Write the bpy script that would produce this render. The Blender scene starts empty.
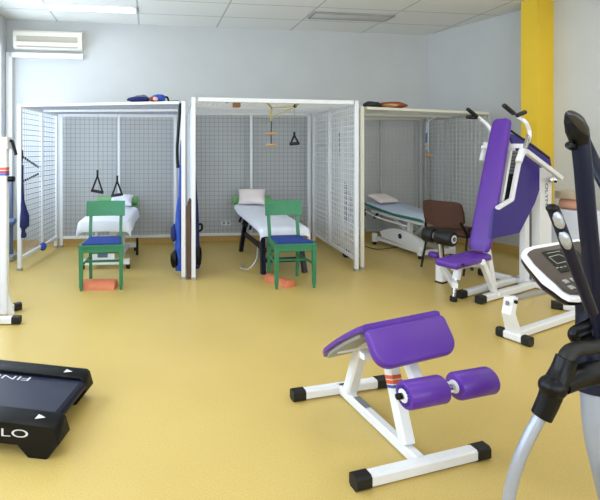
import bpy, bmesh, math, random
from mathutils import Vector, Matrix
random.seed(7)
C = bpy.context.scene.collection
V = Vector
# ------------------------------------------------------------------ camera model
FPX, PX, PY, HC = 450.0, 210.0, 150.0, 1.43
def P(x, y, d):                      # point on the ray of a photo position at a depth
    return V(((x-PX)/FPX*d, d, HC-(y-PY)/FPX*d))
def F(x, y, z=0.0):                  # point at height z
    d = (HC-z)*FPX/(y-PY)
    return V(((x-PX)/FPX*d, d, z))
def on_plane(x, y, p0, n):
    o = V((0, 0, HC)); r = P(x, y, 1.0)-o
    t = (V(p0)-o).dot(n)/r.dot(n)
    return o+r*t
cam_d = bpy.data.cameras.new('camera'); cam = bpy.data.objects.new('camera', cam_d); C.objects.link(cam)
cam.location = (0, 0, HC); cam.rotation_euler = (math.pi/2, 0, 0)
cam_d.sensor_width = 36; cam_d.lens = FPX*36/600
cam_d.shift_x = (300-PX)/600; cam_d.shift_y = -(250-PY)/600
cam_d.clip_start = 0.05
bpy.context.scene.camera = cam

# ------------------------------------------------------------------ materials
def srgb(r, g, b):
    f = lambda c: (c/12.92 if c <= .04045 else ((c+.055)/1.055)**2.4)
    return (f(r/255), f(g/255), f(b/255), 1)
def mat(name, col, rough=.5, metal=0., noise=0., nscale=20, bump=0., spec=.5, coat=0.):
    m = bpy.data.materials.new(name); m.use_nodes = True
    nt = m.node_tree; b = nt.nodes['Principled BSDF']
    b.inputs['Base Color'].default_value = col
    b.inputs['Roughness'].default_value = rough
    b.inputs['Metallic'].default_value = metal
    b.inputs['Specular IOR Level'].default_value = spec
    b.inputs['Coat Weight'].default_value = coat
    if noise or bump:
        tc = nt.nodes.new('ShaderNodeTexCoord'); n = nt.nodes.new('ShaderNodeTexNoise')
        n.inputs['Scale'].default_value = nscale; n.inputs['Detail'].default_value = 4
        nt.links.new(tc.outputs['Object'], n.inputs['Vector'])
        if noise:
            r = nt.nodes.new('ShaderNodeValToRGB')
            r.color_ramp.elements[0].position = .3; r.color_ramp.elements[1].position = .7
            r.color_ramp.elements[0].color = tuple(c*(1-noise) for c in col[:3])+(1,)
            r.color_ramp.elements[1].color = tuple(min(1, c*(1+noise)) for c in col[:3])+(1,)
            nt.links.new(n.outputs['Fac'], r.inputs['Fac']); nt.links.new(r.outputs['Color'], b.inputs['Base Color'])
        if bump:
            bp = nt.nodes.new('ShaderNodeBump'); bp.inputs['Strength'].default_value = bump; bp.inputs['Distance'].default_value = .01
            nt.links.new(n.outputs['Fac'], bp.inputs['Height']); nt.links.new(bp.outputs['Normal'], b.inputs['Normal'])
    return m
def emit(name, col, s):
    m = bpy.data.materials.new(name); m.use_nodes = True; nt = m.node_tree
    nt.nodes.remove(nt.nodes['Principled BSDF'])
    e = nt.nodes.new('ShaderNodeEmission'); e.inputs[0].default_value = col; e.inputs[1].default_value = s
    nt.links.new(e.outputs[0], nt.nodes['Material Output'].inputs[0]); return m
M = dict(
  wall=mat('wall_paint', srgb(194, 197, 198), .75, noise=.02, nscale=3, bump=.02),
  white=mat('white_enamel', srgb(232, 233, 236), .3, noise=.015, nscale=8),
  cage=mat('cage_white', srgb(222, 225, 230), .4, noise=.02, nscale=9),
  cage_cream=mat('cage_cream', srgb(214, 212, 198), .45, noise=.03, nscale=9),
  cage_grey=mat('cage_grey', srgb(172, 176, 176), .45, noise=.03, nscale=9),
  wire=mat('wire_zinc', srgb(146, 153, 168), .45, noise=.02), wirel=mat('wire_light', srgb(205, 207, 206), .45, noise=.02),
  black=mat('black_plastic', srgb(5, 6, 10), .36, noise=.08, nscale=30, spec=.25),
  rubber=mat('black_rubber', srgb(8, 8, 11), .55, noise=.08, nscale=40),
  foam=mat('black_foam', srgb(13, 13, 15), .55, bump=.1, nscale=90),
  blackmetal=mat('black_gloss_metal', srgb(10, 16, 38), .35, noise=.05, spec=.28),
  purple=mat('purple_vinyl', srgb(88, 42, 152), .38, noise=.03, nscale=6, bump=.03),
  indigo=mat('indigo_panel', srgb(42, 14, 124), .4, noise=.03, nscale=6),
  steel=mat('steel', srgb(190, 190, 192), .22, 1.0, noise=.03),
  chrome=mat('chrome', srgb(225, 225, 228), .32, .6, noise=.02),
  silver_plate=mat('brushed_silver', srgb(170, 173, 180), .3, .5, noise=.02),
  silver=mat('silver_paint', srgb(158, 163, 175), .35, .35, noise=.03),
  green=mat('green_enamel', srgb(48, 124, 86), .4, noise=.06, nscale=14),
  greenv=mat('green_vinyl', srgb(112, 168, 110), .5, noise=.05),
  teal=mat('teal_vinyl', srgb(50, 128, 112), .5, noise=.05),
  blue=mat('blue_cushion', srgb(28, 54, 130), .8, noise=.1, nscale=30),
  navy=mat('navy_cloth', srgb(28, 34, 92), .85, noise=.2, nscale=14, bump=.3),
  bluebag=mat('blue_nylon', srgb(34, 74, 172), .5, noise=.15, nscale=12, bump=.3),
  bluegrey=mat('blue_grey_vinyl', srgb(84, 104, 140), .5, noise=.05),
  sheet=mat('bed_sheet', srgb(222, 227, 240), .9, noise=.02, nscale=10, bump=.35),
  sheetblue=mat('pale_blue_sheet', srgb(186, 200, 220), .9, noise=.03, nscale=10, bump=.35),
  pillow=mat('pillow_cotton', srgb(226, 216, 216), .9, noise=.02, nscale=10, bump=.4),
  orange=mat('orange_vinyl', srgb(206, 118, 80), .5, noise=.05),
  brown=mat('brown_fabric', srgb(84, 55, 42), .85, noise=.12, nscale=60, bump=.15),
  board=mat('brown_board', srgb(84, 58, 48), .55, noise=.15, nscale=7),
  wood=mat('turned_wood', srgb(188, 150, 100), .5, noise=.12, nscale=18),
  darkwood=mat('brown_wood', srgb(140, 92, 56), .5, noise=.15, nscale=18),
  yellow=mat('yellow_paint', srgb(226, 190, 40), .6, noise=.02, nscale=4),
  skirt=mat('vinyl_skirting', srgb(196, 160, 84), .5, noise=.05, nscale=25),
  rope=mat('yellow_rope', srgb(190, 178, 84), .8, noise=.15, nscale=60),
  ropewhite=mat('white_rope', srgb(205, 212, 225), .8, noise=.1, nscale=60),
  ac=mat('ac_plastic', srgb(222, 218, 206), .4, noise=.01),
  acvent=mat('ac_grille', srgb(170, 164, 150), .5, noise=.03),
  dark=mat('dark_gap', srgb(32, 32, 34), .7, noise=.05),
  grey=mat('grey_metal', srgb(150, 152, 150), .45, noise=.05),
  taupe=mat('console_taupe', srgb(78, 69, 64), .35, noise=.04),
  screen=mat('lcd_screen', srgb(20, 22, 24), .15, noise=.02),
  lcd=mat('lcd_marks', srgb(150, 156, 150), .4, noise=.02),
  button=mat('grey_button', srgb(150, 148, 144), .4, noise=.03),
  print=mat('white_print', srgb(215, 215, 222), .5, noise=.02),
  darkprint=mat('dark_print', srgb(48, 42, 60), .5, noise=.02),
  belt=mat('running_belt', srgb(26, 31, 54), .42, noise=.06, nscale=50),
  stripeo=mat('orange_stripe', srgb(214, 96, 58), .5, noise=.02),
  striper=mat('red_stripe', srgb(180, 50, 56), .5, noise=.02),
  stripeb=mat('blue_stripe', srgb(70, 90, 170), .5, noise=.02),
  tagg=mat('grey_plate', srgb(128, 128, 132), .4, noise=.1, nscale=120),
  rust=mat('rust_cloth', srgb(134, 62, 38), .9, noise=.35, nscale=16, bump=.4),
  peach=mat('peach_towel', srgb(230, 172, 146), .95, noise=.05, nscale=40, bump=.3),
  beige=mat('beige_board', srgb(200, 184, 160), .6, noise=.05),
  lamp_on=emit('lamp_lit', (1, .98, .95, 1), 9.0),
  lamp_off=mat('lamp_off', srgb(205, 205, 200), .4, noise=.01),
  frame=mat('window_frame', srgb(235, 238, 242), .4, noise=.01),
)
def floor_mat():
    m = bpy.data.materials.new('vinyl_floor'); m.use_nodes = True; nt = m.node_tree; b = nt.nodes['Principled BSDF']
    tc = nt.nodes.new('ShaderNodeTexCoord')
    n1 = nt.nodes.new('ShaderNodeTexNoise'); n1.inputs['Scale'].default_value = 170; n1.inputs['Detail'].default_value = 3
    n2 = nt.nodes.new('ShaderNodeTexNoise'); n2.inputs['Scale'].default_value = 1.6; n2.inputs['Detail'].default_value = 5
    r1 = nt.nodes.new('ShaderNodeValToRGB')
    r1.color_ramp.elements[0].position = .33; r1.color_ramp.elements[0].color = srgb(196, 169, 93)
    r1.color_ramp.elements[1].position = .62; r1.color_ramp.elements[1].color = srgb(210, 185, 113)
    r2 = nt.nodes.new('ShaderNodeValToRGB')
    r2.color_ramp.elements[0].position = .3; r2.color_ramp.elements[0].color = (.93, .92, .90, 1)
    r2.color_ramp.elements[1].position = .7; r2.color_ramp.elements[1].color = (1, 1, 1, 1)
    mx = nt.nodes.new('ShaderNodeMix'); mx.data_type = 'RGBA'; mx.blend_type = 'MULTIPLY'; mx.inputs['Factor'].default_value = 1
    L = nt.links.new
    L(tc.outputs['Object'], n1.inputs['Vector']); L(tc.outputs['Object'], n2.inputs['Vector'])
    L(n1.outputs['Fac'], r1.inputs['Fac']); L(n2.outputs['Fac'], r2.inputs['Fac'])
    L(r1.outputs['Color'], mx.inputs['A']); L(r2.outputs['Color'], mx.inputs['B']); L(mx.outputs['Result'], b.inputs['Base Color'])
    mr = nt.nodes.new('ShaderNodeMapRange'); mr.inputs[3].default_value = .28; mr.inputs[4].default_value = .42
    L(n2.outputs['Fac'], mr.inputs[0]); L(mr.outputs[0], b.inputs['Roughness'])
    b.inputs['Specular IOR Level'].default_value = .4
    return m
WANG = math.atan(.135)
def ceiling_mat(origin):
    m = bpy.data.materials.new('ceiling_tiles'); m.use_nodes = True; nt = m.node_tree; b = nt.nodes['Principled BSDF']
    L = nt.links.new
    tc = nt.nodes.new('ShaderNodeTexCoord'); mp = nt.nodes.new('ShaderNodeMapping'); mp.vector_type = 'TEXTURE'
    mp.inputs['Location'].default_value = origin; mp.inputs['Rotation'].default_value = (0, 0, WANG)
    L(tc.outputs['Object'], mp.inputs['Vector'])
    sp = nt.nodes.new('ShaderNodeSeparateXYZ'); L(mp.outputs[0], sp.inputs[0])
    def line(sock, period, half):
        a = nt.nodes.new('ShaderNodeMath'); a.operation = 'WRAP'; a.inputs[1].default_value = period/2; a.inputs[2].default_value = -period/2
        L(sock, a.inputs[0])
        c = nt.nodes.new('ShaderNodeMath'); c.operation = 'ABSOLUTE'; L(a.outputs[0], c.inputs[0])
        d = nt.nodes.new('ShaderNodeMath'); d.operation = 'LESS_THAN'; d.inputs[1].default_value = half; L(c.outputs[0], d.inputs[0])
        return d.outputs[0]
    mx = nt.nodes.new('ShaderNodeMath'); mx.operation = 'MAXIMUM'
    L(line(sp.outputs[0], 1.2, .012), mx.inputs[0]); L(line(sp.outputs[1], .6, .010), mx.inputs[1])
    n = nt.nodes.new('ShaderNodeTexNoise'); n.inputs['Scale'].default_value = 60; L(tc.outputs['Object'], n.inputs['Vector'])
    r = nt.nodes.new('ShaderNodeValToRGB'); r.color_ramp.elements[0].color = srgb(226, 227, 224); r.color_ramp.elements[1].color = srgb(236, 237, 234)
    L(n.outputs['Fac'], r.inputs['Fac'])
    mc = nt.nodes.new('ShaderNodeMix'); mc.data_type = 'RGBA'; L(mx.outputs[0], mc.inputs['Factor'])
    L(r.outputs['Color'], mc.inputs['A']); mc.inputs['B'].default_value = srgb(186, 188, 188)
    L(mc.outputs['Result'], b.inputs['Base Color']); b.inputs['Roughness'].default_value = .85
    return m
def glass_mat():
    m = bpy.data.materials.new('window_glass'); m.use_nodes = True; nt = m.node_tree
    nt.nodes.remove(nt.nodes['Principled BSDF'])
    t = nt.nodes.new('ShaderNodeBsdfTransparent'); t.inputs[0].default_value = (.96, .98, 1, 1)
    g = nt.nodes.new('ShaderNodeBsdfGlossy'); g.inputs['Roughness'].default_value = .05
    mx = nt.nodes.new('ShaderNodeMixShader'); mx.inputs[0].default_value = .07
    nt.links.new(t.outputs[0], mx.inputs[1]); nt.links.new(g.outputs[0], mx.inputs[2])
    nt.links.new(mx.outputs[0], nt.nodes['Material Output'].inputs[0]); return m
M['glass'] = glass_mat()

# ------------------------------------------------------------------ mesh builder
def frame_of(t, up=(0, 0, 1)):
    t = t.normalized(); up = V(up)
    if abs(t.dot(up.normalized())) > .98: up = V((0, 1, 0)) if abs(t.y) < .9 else V((1, 0, 0))
    s = t.cross(up).normalized(); u = s.cross(t).normalized()
    return s, u
class MB:
    def __init__(self): self.bm = bmesh.new()
    def face(self, vs):
        try: self.bm.faces.new(vs)
        except ValueError: pass
    def rings(self, rs, cap=True, close=False):
        R = [[self.bm.verts.new(p) for p in r] for r in rs]; n = len(R[0])
        pairs = list(zip(R[:-1], R[1:]))+([(R[-1], R[0])] if close else [])
        for a, b in pairs:
            for i in range(n): self.face((a[i], a[(i+1) % n], b[(i+1) % n], b[i]))
        if cap and not close:
            self.face(list(reversed(R[0]))); self.face(R[-1])
        return self
    def beam(self, a, b, w, h, up=(0, 0, 1), ch=.004):
        a, b = V(a), V(b); s, u = frame_of(b-a, up); w /= 2; h /= 2; c = min(ch, w*.8, h*.8)
        sec = [(-w+c, -h), (w-c, -h), (w, -h+c), (w, h-c), (w-c, h), (-w+c, h), (-w, h-c), (-w, -h+c)] if c > 0 else [(-w, -h), (w, -h), (w, h), (-w, h)]
        return self.rings([[p+s*x+u*y for x, y in sec] for p in (a, b)])
    def tube(self, pts, r, seg=12, sub=0):
        pts = [V(p) for p in pts]
        if sub and len(pts) > 2: pts, r = spline(pts, r, sub)
        rr = r if isinstance(r, (list, tuple)) else [r]*len(pts)
        s, u = frame_of(pts[1]-pts[0]); rs = []
        for i, p in enumerate(pts):
            t = (pts[min(i+1, len(pts)-1)]-pts[max(i-1, 0)]).normalized()
            s = (s-t*s.dot(t)).normalized(); u = s.cross(t).normalized()
            rs.append([p+(s*math.cos(k*2*math.pi/seg)+u*math.sin(k*2*math.pi/seg))*rr[i] for k in range(seg)])
        return self.rings(rs)
    def rod(self, a, b, r, seg=14, ch=0):
        a, b = V(a), V(b)
        if ch:
            t = (b-a).normalized()*ch
            return self.tube([a, a+t*.3, a+t, b-t, b-t*.3, b], [r-ch, r-ch*.3, r, r, r-ch*.3, r-ch], seg)
        return self.tube([a, b], r, seg)
    def prism(self, pts, ext, bev=0):
        pts = [V(p) for p in pts]; ext = V(ext)
        if bev:
            c = sum(pts, V())/len(pts); n = ext.normalized(); L = ext.length
            k = lambda p, f: p+(c-p).normalized()*f
            return self.rings([[k(p, bev) for p in pts], [p+n*bev for p in pts], [p+n*(L-bev) for p in pts], [k(p, bev)+ext for p in pts]])
        return self.rings([pts, [p+ext for p in pts]])
    def pad(self, c, ax, ay, az, sx, sy, sz, r, seg=4, power=None):
        """rounded box; half sizes along three axes"""
        b2 = bmesh.new(); bmesh.ops.create_cube(b2, size=2)
        for v in b2.verts: v.co = V((v.co.x*sx, v.co.y*sy, v.co.z*sz))
        bmesh.ops.bevel(b2, geom=list(b2.edges)+list(b2.verts), offset=r, segments=seg, affect='EDGES', profile=.5)
        c, ax, ay, az = V(c), V(ax), V(ay), V(az)
        mp = {}
        for v in b2.verts: mp[v] = self.bm.verts.new(c+ax*v.co.x+ay*v.co.y+az*v.co.z)
        for f in b2.faces: self.face([mp[v] for v in f.verts])
        b2.free(); return self
    def box(self, c, s, r=.004, rot=0):
        ax = V((math.cos(rot), math.sin(rot), 0)); ay = V((-math.sin(rot), math.cos(rot), 0))
        return self.pad(c, ax, ay, V((0, 0, 1)), s[0]/2, s[1]/2, s[2]/2, min(r, min(s)/2*.9), 2)
    def ball(self, c, sx, sy, sz, jit=0., seg=16, ax=(1, 0, 0), ay=(0, 1, 0), az=(0, 0, 1)):
        b2 = bmesh.new(); bmesh.ops.create_uvsphere(b2, u_segments=seg, v_segments=seg//2+2, radius=1)
        c, ax, ay, az = V(c), V(ax), V(ay), V(az); mp = {}
        ph = [random.uniform(0, 6) for _ in range(6)]
        for v in b2.verts:
            p = v.co
            k = 1+jit*(math.sin(4*p.x+ph[0])*math.cos(5*p.z+ph[1])+.6*math.sin(9*p.y+7*p.z+ph[2])+.4*math.sin(13*p.x+ph[3]+8*p.z))
            mp[v] = self.bm.verts.new(c+ax*p.x*sx*k+ay*p.y*sy*k+az*p.z*sz*k)
        for f in b2.faces: self.face([mp[v] for v in f.verts])
        b2.free(); return self
    def loft(self, prof, seg=18, jit=.1):
        """vertical bag or cloth: (cx, cy, z, rx, ry) sections"""
        ph = [random.uniform(0, 6) for _ in range(4)]; rs = []
        for (cx, cy, z, rx, ry) in prof:
            r = []
            for k in range(seg):
                a = 2*math.pi*k/seg
                q = 1+jit*(math.sin(3*a+ph[0]+z*7)+.6*math.sin(5*a+ph[1]-z*11)+.5*math.sin(7*a+ph[2]+z*5))
                r.append(V((cx+rx*q*math.cos(a), cy+ry*q*math.sin(a), z)))
            rs.append(r)
        return self.rings(rs)
    def strip(self, a, b, off, w):        # thin flat strip
        return self.beam(a, b, w, off, ch=0)
    def build(self, name, m, parent=None, sharp=38, smooth=True):
        bmesh.ops.recalc_face_normals(self.bm, faces=self.bm.faces)
        if parent:
            q = parent
            o = V((0, 0, 0))
            while q: o += q.location; q = q.parent
            bmesh.ops.translate(self.bm, vec=-o, verts=self.bm.verts)
        me = bpy.data.meshes.new(name); self.bm.to_mesh(me); self.bm.free()
        me.materials.append(m)
        if smooth:
            me.shade_smooth(); me.set_sharp_from_angle(angle=math.radians(sharp))
        ob = bpy.data.objects.new(name, me); C.objects.link(ob)
        if parent: ob.parent = parent
        return ob
def spline(pts, r, sub):
    rr = r if isinstance(r, (list, tuple)) else [r]*len(pts)
    out, ro = [], []
    for i in range(len(pts)-1):
        p0, p1, p2, p3 = pts[max(i-1, 0)], pts[i], pts[i+1], pts[min(i+2, len(pts)-1)]
        for k in range(sub):
            t = k/sub
            out.append(.5*((2*p1)+(p2-p0)*t+(2*p0-5*p1+4*p2-p3)*t*t+(3*p1-p0-3*p2+p3)*t**3)); ro.append(rr[i]*(1-t)+rr[i+1]*t)
    out.append(pts[-1]); ro.append(rr[-1]); return out, ro
def thing(name, label, cat, loc=(0, 0, 0), group=None):
    o = bpy.data.objects.new(name, None); C.objects.link(o); o.location = loc; o.empty_display_size = .1
    return tag(o, label, cat, group)
def tag(o, label, cat, group=None):
    o['label'] = label; o['category'] = cat
    if group: o['group'] = group
    return o
def struct(o): o['kind'] = 'structure'; return o
def centre(o):                            # move a one-mesh thing's origin to its base
    me = o.data; lo = [min(v.co[i] for v in me.vertices) for i in range(3)]; hi = [max(v.co[i] for v in me.vertices) for i in range(3)]
    c = V(((lo[0]+hi[0])/2, (lo[1]+hi[1])/2, lo[2]))
    me.transform(Matrix.Translation(-c)); o.location = c; return o
def copy_tree(o, parent=None):
    c = o.copy(); C.objects.link(c)
    if parent: c.parent = parent
    for ch in list(o.children): copy_tree(ch, c)
    return c
def text_mesh(name, body, m, parent, origin, ex, ey, size, depth=.0015, width=None):
    cu = bpy.data.curves.new(name, 'FONT'); cu.body = body; cu.size = size; cu.extrude = 0
    cu.align_x = 'LEFT'
    t = bpy.data.objects.new(name, cu); C.objects.link(t)
    dg = bpy.context.evaluated_depsgraph_get()
    me = bpy.data.meshes.new_from_object(t.evaluated_get(dg)); bpy.data.objects.remove(t); bpy.data.curves.remove(cu)
    ex, ey = V(ex).normalized(), V(ey).normalized(); ez = ex.cross(ey)
    o = V((0, 0, 0)); q = parent
    while q: o += q.location; q = q.parent
    sx = 1
    if width:
        w = max(v.co.x for v in me.vertices)-min(v.co.x for v in me.vertices); sx = width/w
    for v in me.vertices: v.co = V(origin)-o+ex*v.co.x*sx+ey*v.co.y+ez*(v.co.z+depth)
    me.materials.clear(); me.materials.append(m)
    ob = bpy.data.objects.new(name, me); C.objects.link(ob); ob.parent = parent; return ob
Z = V((0, 0, 1))

# ------------------------------------------------------------------ the room
HT = HC+1.92
A0 = V((-2.99, 6.626, 0)); B0 = V((3.644, 7.522, 0))
rd = V((.4146, -.91, 0)).normalized(); C0 = B0+rd*10.0
ld = V((.12, -1, 0)).normalized(); D0 = A0+ld*8.6
floor = struct(MB().prism([p+V((0, 0, -.1)) for p in (D0+V((-.3, -.3, 0)), C0+V((.3, -.3, 0)), B0+V((.3, .3, 0)), A0+V((-.3, .3, 0)))], (0, 0, .1)).build('floor', floor_mat(), smooth=False))
wd = (B0-A0).normalized()
ceil = struct(MB().prism([p+V((0, 0, HT)) for p in (D0+V((-.3, -.3, 0)), C0+V((.3, -.3, 0)), B0+V((.3, .3, 0)), A0+V((-.3, .3, 0)))], (0, 0, .1)).build('ceiling', ceiling_mat(P(139, 25.5, 6.92)), smooth=False))
def wall_seg(mb, a, b, z0, z1, out, t=.2): mb.prism([a+Z*z0, b+Z*z0, b+Z*z1, a+Z*z1], out*t)
def wall(name, a, b, out, holes=()):
    """holes: (s0, s1, z0, z1) along the wall"""
    mb = MB(); L = (b-a).length; t = (b-a).normalized(); s = 0
    for s0, s1, z0, z1 in holes:
        wall_seg(mb, a+t*s, a+t*s0, 0, HT, out); wall_seg(mb, a+t*s0, a+t*s1, 0, z0, out); wall_seg(mb, a+t*s0, a+t*s1, z1, HT, out); s = s1
    wall_seg(mb, a+t*s, b, 0, HT, out)
    return struct(mb.build(name, M['wall'], smooth=False))
nb = V((-wd.y, wd.x, 0)); nr = V((-rd.y, rd.x, 0)); nl = V((ld.y, -ld.x, 0)); td = (C0-D0).normalized(); nt_ = V((td.y, -td.x, 0))
wall('wall_back', A0, B0, nb); wall('wall_right', B0, C0, nr)
lh = [(.25, 2.15, .85, 2.95), (2.75, 4.65, .85, 2.95), (5.2, 7.1, .85, 2.95)]
wall('wall_left', A0, D0, nl, lh)
fh = [(.6, 2.9, .85, 2.95), (3.4, 5.7, .85, 2.95), (6.2, 8.5, .85, 2.95)]  # unseen rear windows, added to let daylight in from behind the camera
wall('wall_rear', D0, C0, nt_, fh)
def window(n, a, t, out, hole):
    s0, s1, z0, z1 = hole; o = a+out*.1
    fr = MB(); w = .07
    for s in (s0+w/2, (s0+s1)/2, s1-w/2): fr.beam(o+t*s+Z*z0, o+t*s+Z*z1, w, .06, up=out)
    for z in (z0+w/2, z1-w/2, z1-.62): fr.beam(o+t*s0+Z*z, o+t*s1+Z*z, .06, w)
    f = struct(fr.build('window_%d' % n, M['frame']))
    MB().prism([o+t*(s0+w)+Z*(z0+w), o+t*(s1-w)+Z*(z0+w), o+t*(s1-w)+Z*(z1-w), o+t*(s0+w)+Z*(z1-w)], out*.006).build('pane', M['glass'], f, smooth=False)
k = 1
for h in lh: window(k, A0, ld, nl, h); k += 1
for h in fh: window(k, D0, td, nt_, h); k += 1
# skirting: the floor vinyl coves up the wall
def skirt(name, a, b, out, h=.10):
    mb = MB(); t = .012; i = -out
    prof = [(0, 0), (.05, 0), (.025, .01), (.014, .03), (.012, h-.004), (.006, h), (0, h)]
    mb.rings([[p+i*x+Z*z for x, z in prof] for p in (a, b)])
    struct(mb.build(name, M['skirt']))
skirt('baseboard_back', A0, B0, nb); skirt('baseboard_right', B0, C0, nr)
skirt('baseboard_left', A0, D0, nl)
# yellow pillar against the right wall
pa = V((311/450*5.83, 5.83, 0)); pb = pa+rd*.194
pp = [pa, pb, pb+nr*.45, pa+nr*.45]
pil = MB().prism(pp, (0, 0, HT), 0).build('wall_column', M['yellow'], smooth=False); struct(pil); pil['label'] = 'yellow painted column on the right wall'
# cable trunking, an angle: across under the air conditioner and down
def bw(x, y, off=0.0):                   # a photo position on the back wall plane, off metres in front
    return on_plane(x, y, A0-nb*off, nb)
tr = MB()
p1, p2 = bw(83, 57, .04), bw(9.5, 57.5, .04); p2.z = p1.z
tr.beam(p1, p2, .08, .075); tr.beam(p2+V((0, 0, .037)), V((p2.x, p2.y, .1)), .085, .08, up=nb)
struct(tr.build('trim_1', M['white']))

# ------------------------------------------------------------------ ceiling lights
def ceil_pt(x, y): return F2(x, y)
def lamp(c, lit, label, L=1.17, W=.25):
    t = thing('ceiling_light', label, 'ceiling light', (c.x, c.y, HT-.03), 'recessed ceiling lights')
    fr = MB(); h, w = L/2, W/2; o = V((c.x, c.y, HT))
    for s in (-1, 1):
        fr.beam(o+wd*h*s-nb*w-Z*.012, o+wd*h*s+nb*w-Z*.012, .03, .024); fr.beam(o-wd*h+nb*w*s-Z*.012, o+wd*h+nb*w*s-Z*.012, .03, .024)
    fr.build('frame', M['white'] if lit else M['grey'], t)
    MB().pad(o-Z*.010, wd, nb, Z, h-.012, w-.012, .008, .003, 2).build('diffuser', M['lamp_on'] if lit else M['lamp_off'], t)
zc = HT-HC
c1 = P(92, 7.5, zc*450/(150-7.5)); c2 = P(351, 16, zc*450/134.)
lamp(c1, True, 'lit white ceiling light panel above the air conditioner and left cage')
lamp(c2, False, 'unlit ceiling light panel with a dark rim near the far right corner')

# air conditioner
cA = bw(49.5, 40.5, .11); ac = thing('air_conditioner', 'white wall air conditioner high in the far left corner', 'air conditioner', (cA.x, cA.y, cA.z-.16))
prof = [(0, -.135), (.12, -.135), (.16, -.11), (.18, 0), (.175, .10), (.15, .13), (0, .135)]
q0, q1 = bw(16.5, 43), bw(83.5, 43); zc0 = cA.z
b = MB(); b.rings([[V((q.x, q.y, zc0))-nb*x+Z*z for x, z in prof] for q in (q0, q1)]); b.build('body', M['ac'], ac, 25)
qa, qb = q0.lerp(q1, .05)-nb*.178, q0.lerp(q1, .94)-nb*.178
g = MB()
for i in range(6): g.beam(V((qa.x, qa.y, zc0+.035-.014*i)), V((qb.x, qb.y, zc0+.035-.014*i)), .008, .010, ch=0)
g.build('grille', M['acvent'], ac)
fl = MB(); fl.beam(V((qa.x, qa.y, zc0-.108))+nb*.012, V((qb.x, qb.y, zc0-.108))+nb*.012, .012, .02); fl.build('louvre', M['acvent'], ac)

# wall socket between the bed and the middle cage's left side
so = bw(226, 223, .012); sk = thing('wall_socket', 'white double wall socket low on the back wall behind the middle cage', 'socket', so)
MB().pad(so, wd, nb, Z, .075, .012, .038, .006, 2).build('plate', M['white'], sk)
for q in (-.036, .036): MB().rod(so+wd*q-nb*.011, so+wd*q-nb*.0135, .02, 16).build('outlet', M['grey'], sk)

# ------------------------------------------------------------------ mesh cages
def wires(mb, p00, p10, p11, p01, r=.003, step=.0667):
    def seg(a, b):
        s, u = frame_of(b-a)
        mb.rings([[p+s*r, p+u*r, p-s*r, p-u*r] for p in (a, b)], cap=False)
    n = max(2, round((p10-p00).length/step)); k = max(2, round((p01-p00).length/step))
    for i in range(1, n): seg(p00.lerp(p10, i/n), p01.lerp(p11, i/n))
    for i in range(1, k): seg(p00.lerp(p01, i/k), p10.lerp(p11, i/k))
def panel(name, cage, a, b, z1, m, mids=(.5,), z0=.14, w=.045, wr=.003, wm=None):
    mb = MB(); t = (b-a).normalized(); a2, b2 = a+t*w/2, b-t*w/2; L = (b2-a2).length
    for p in [a2, b2]: mb.beam(p, p+Z*z1, w, w, up=t)
    for f in mids: mb.beam(a2.lerp(b2, f)+Z*z0, a2.lerp(b2, f)+Z*(z1-w*.5), w*.9, w*.8, up=t)
    for z in (z0, z1-w/2): mb.beam(a2+Z*z, b2+Z*z, w*.8, w*.9)
    pn = mb.build(name, m, cage)
    wb = MB(); wires(wb, a2+Z*z0, b2+Z*z0, b2+Z*(z1-w/2), a2+Z*(z1-w/2), wr); wb.build('wire_mesh', wm or M['wire'], pn, smooth=False)
    for p in (a2, b2): MB().beam(p, p+Z*.03, w+.008, w+.008, up=t).build('foot_cap', M['grey'], pn)
    return pn
def cage(label, fl_, fr_, br_, bl_, z1, m, mids_l, mids_b, mids_r, wl, beam_h=.05, wm=None, wb_=None, mb_=None):
    c = (fl_+fr_+br_+bl_)/4
    t = thing('mesh_cage', label, 'cage', (c.x, c.y, 0), 'wire mesh suspension therapy cages')
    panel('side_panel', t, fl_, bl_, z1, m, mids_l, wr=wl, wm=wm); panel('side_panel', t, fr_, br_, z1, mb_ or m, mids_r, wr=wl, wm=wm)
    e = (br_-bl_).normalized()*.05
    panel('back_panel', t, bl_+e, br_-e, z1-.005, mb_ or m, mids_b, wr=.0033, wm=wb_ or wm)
    rb = MB(); u = V((0, 0, z1))
    for a, b in ((fl_, fr_), (bl_, br_)):
        tt = (b-a).normalized()*.05; rb.beam(a+tt+u-Z*beam_h/2, b-tt+u-Z*beam_h/2, .045, beam_h)
    mid0, mid1 = fl_.lerp(bl_, .5), fr_.lerp(br_, .5); tt = (mid1-mid0).normalized()*.05
    rb.beam(mid0+tt+u-Z*.02, mid1-tt+u-Z*.02, .03, .035)
    rp = rb.build('roof_panel', m, t)
    wb = MB(); wires(wb, fl_+u-Z*.01, fr_+u-Z*.01, br_+u-Z*.01, bl_+u-Z*.01, .0035); wb.build('wire_mesh', wm or M['wire'], rp, smooth=False)
    return t
L_FL, L_FR, L_BR, L_BL = F(19, 271), F(183.5, 279.5), F(180, 245), F(56.5, 247.2)
M_FL, M_FR, M_BR, M_BL = F(193.6, 280), F(357, 271.5), F(313.5, 242), F(187.5, 244)
R_FL, R_FR, R_BR, R_BL = F(362.5, 269.5), P(490, 0, 6.2), P(424.5, 0, 7.36), P(327, 0, 7.12)
for p in (R_FR, R_BR, R_BL): p.z = 0
cage('left white mesh cage under the air conditioner, with two triangle handles hanging inside', L_FL, L_FR, L_BR, L_BL, 1.97, M['cage'], (.55,), (.5,), (.5,), .0035, .032)
cage('middle white mesh cage, tallest of the three, with black-framed bed inside', M_FL, M_FR, M_BR, M_BL, 2.01, M['cage'], (.5,), (.5,), (.55,), .0052, .048, wm=M['cage'], wb_=M['wire'])
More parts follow.
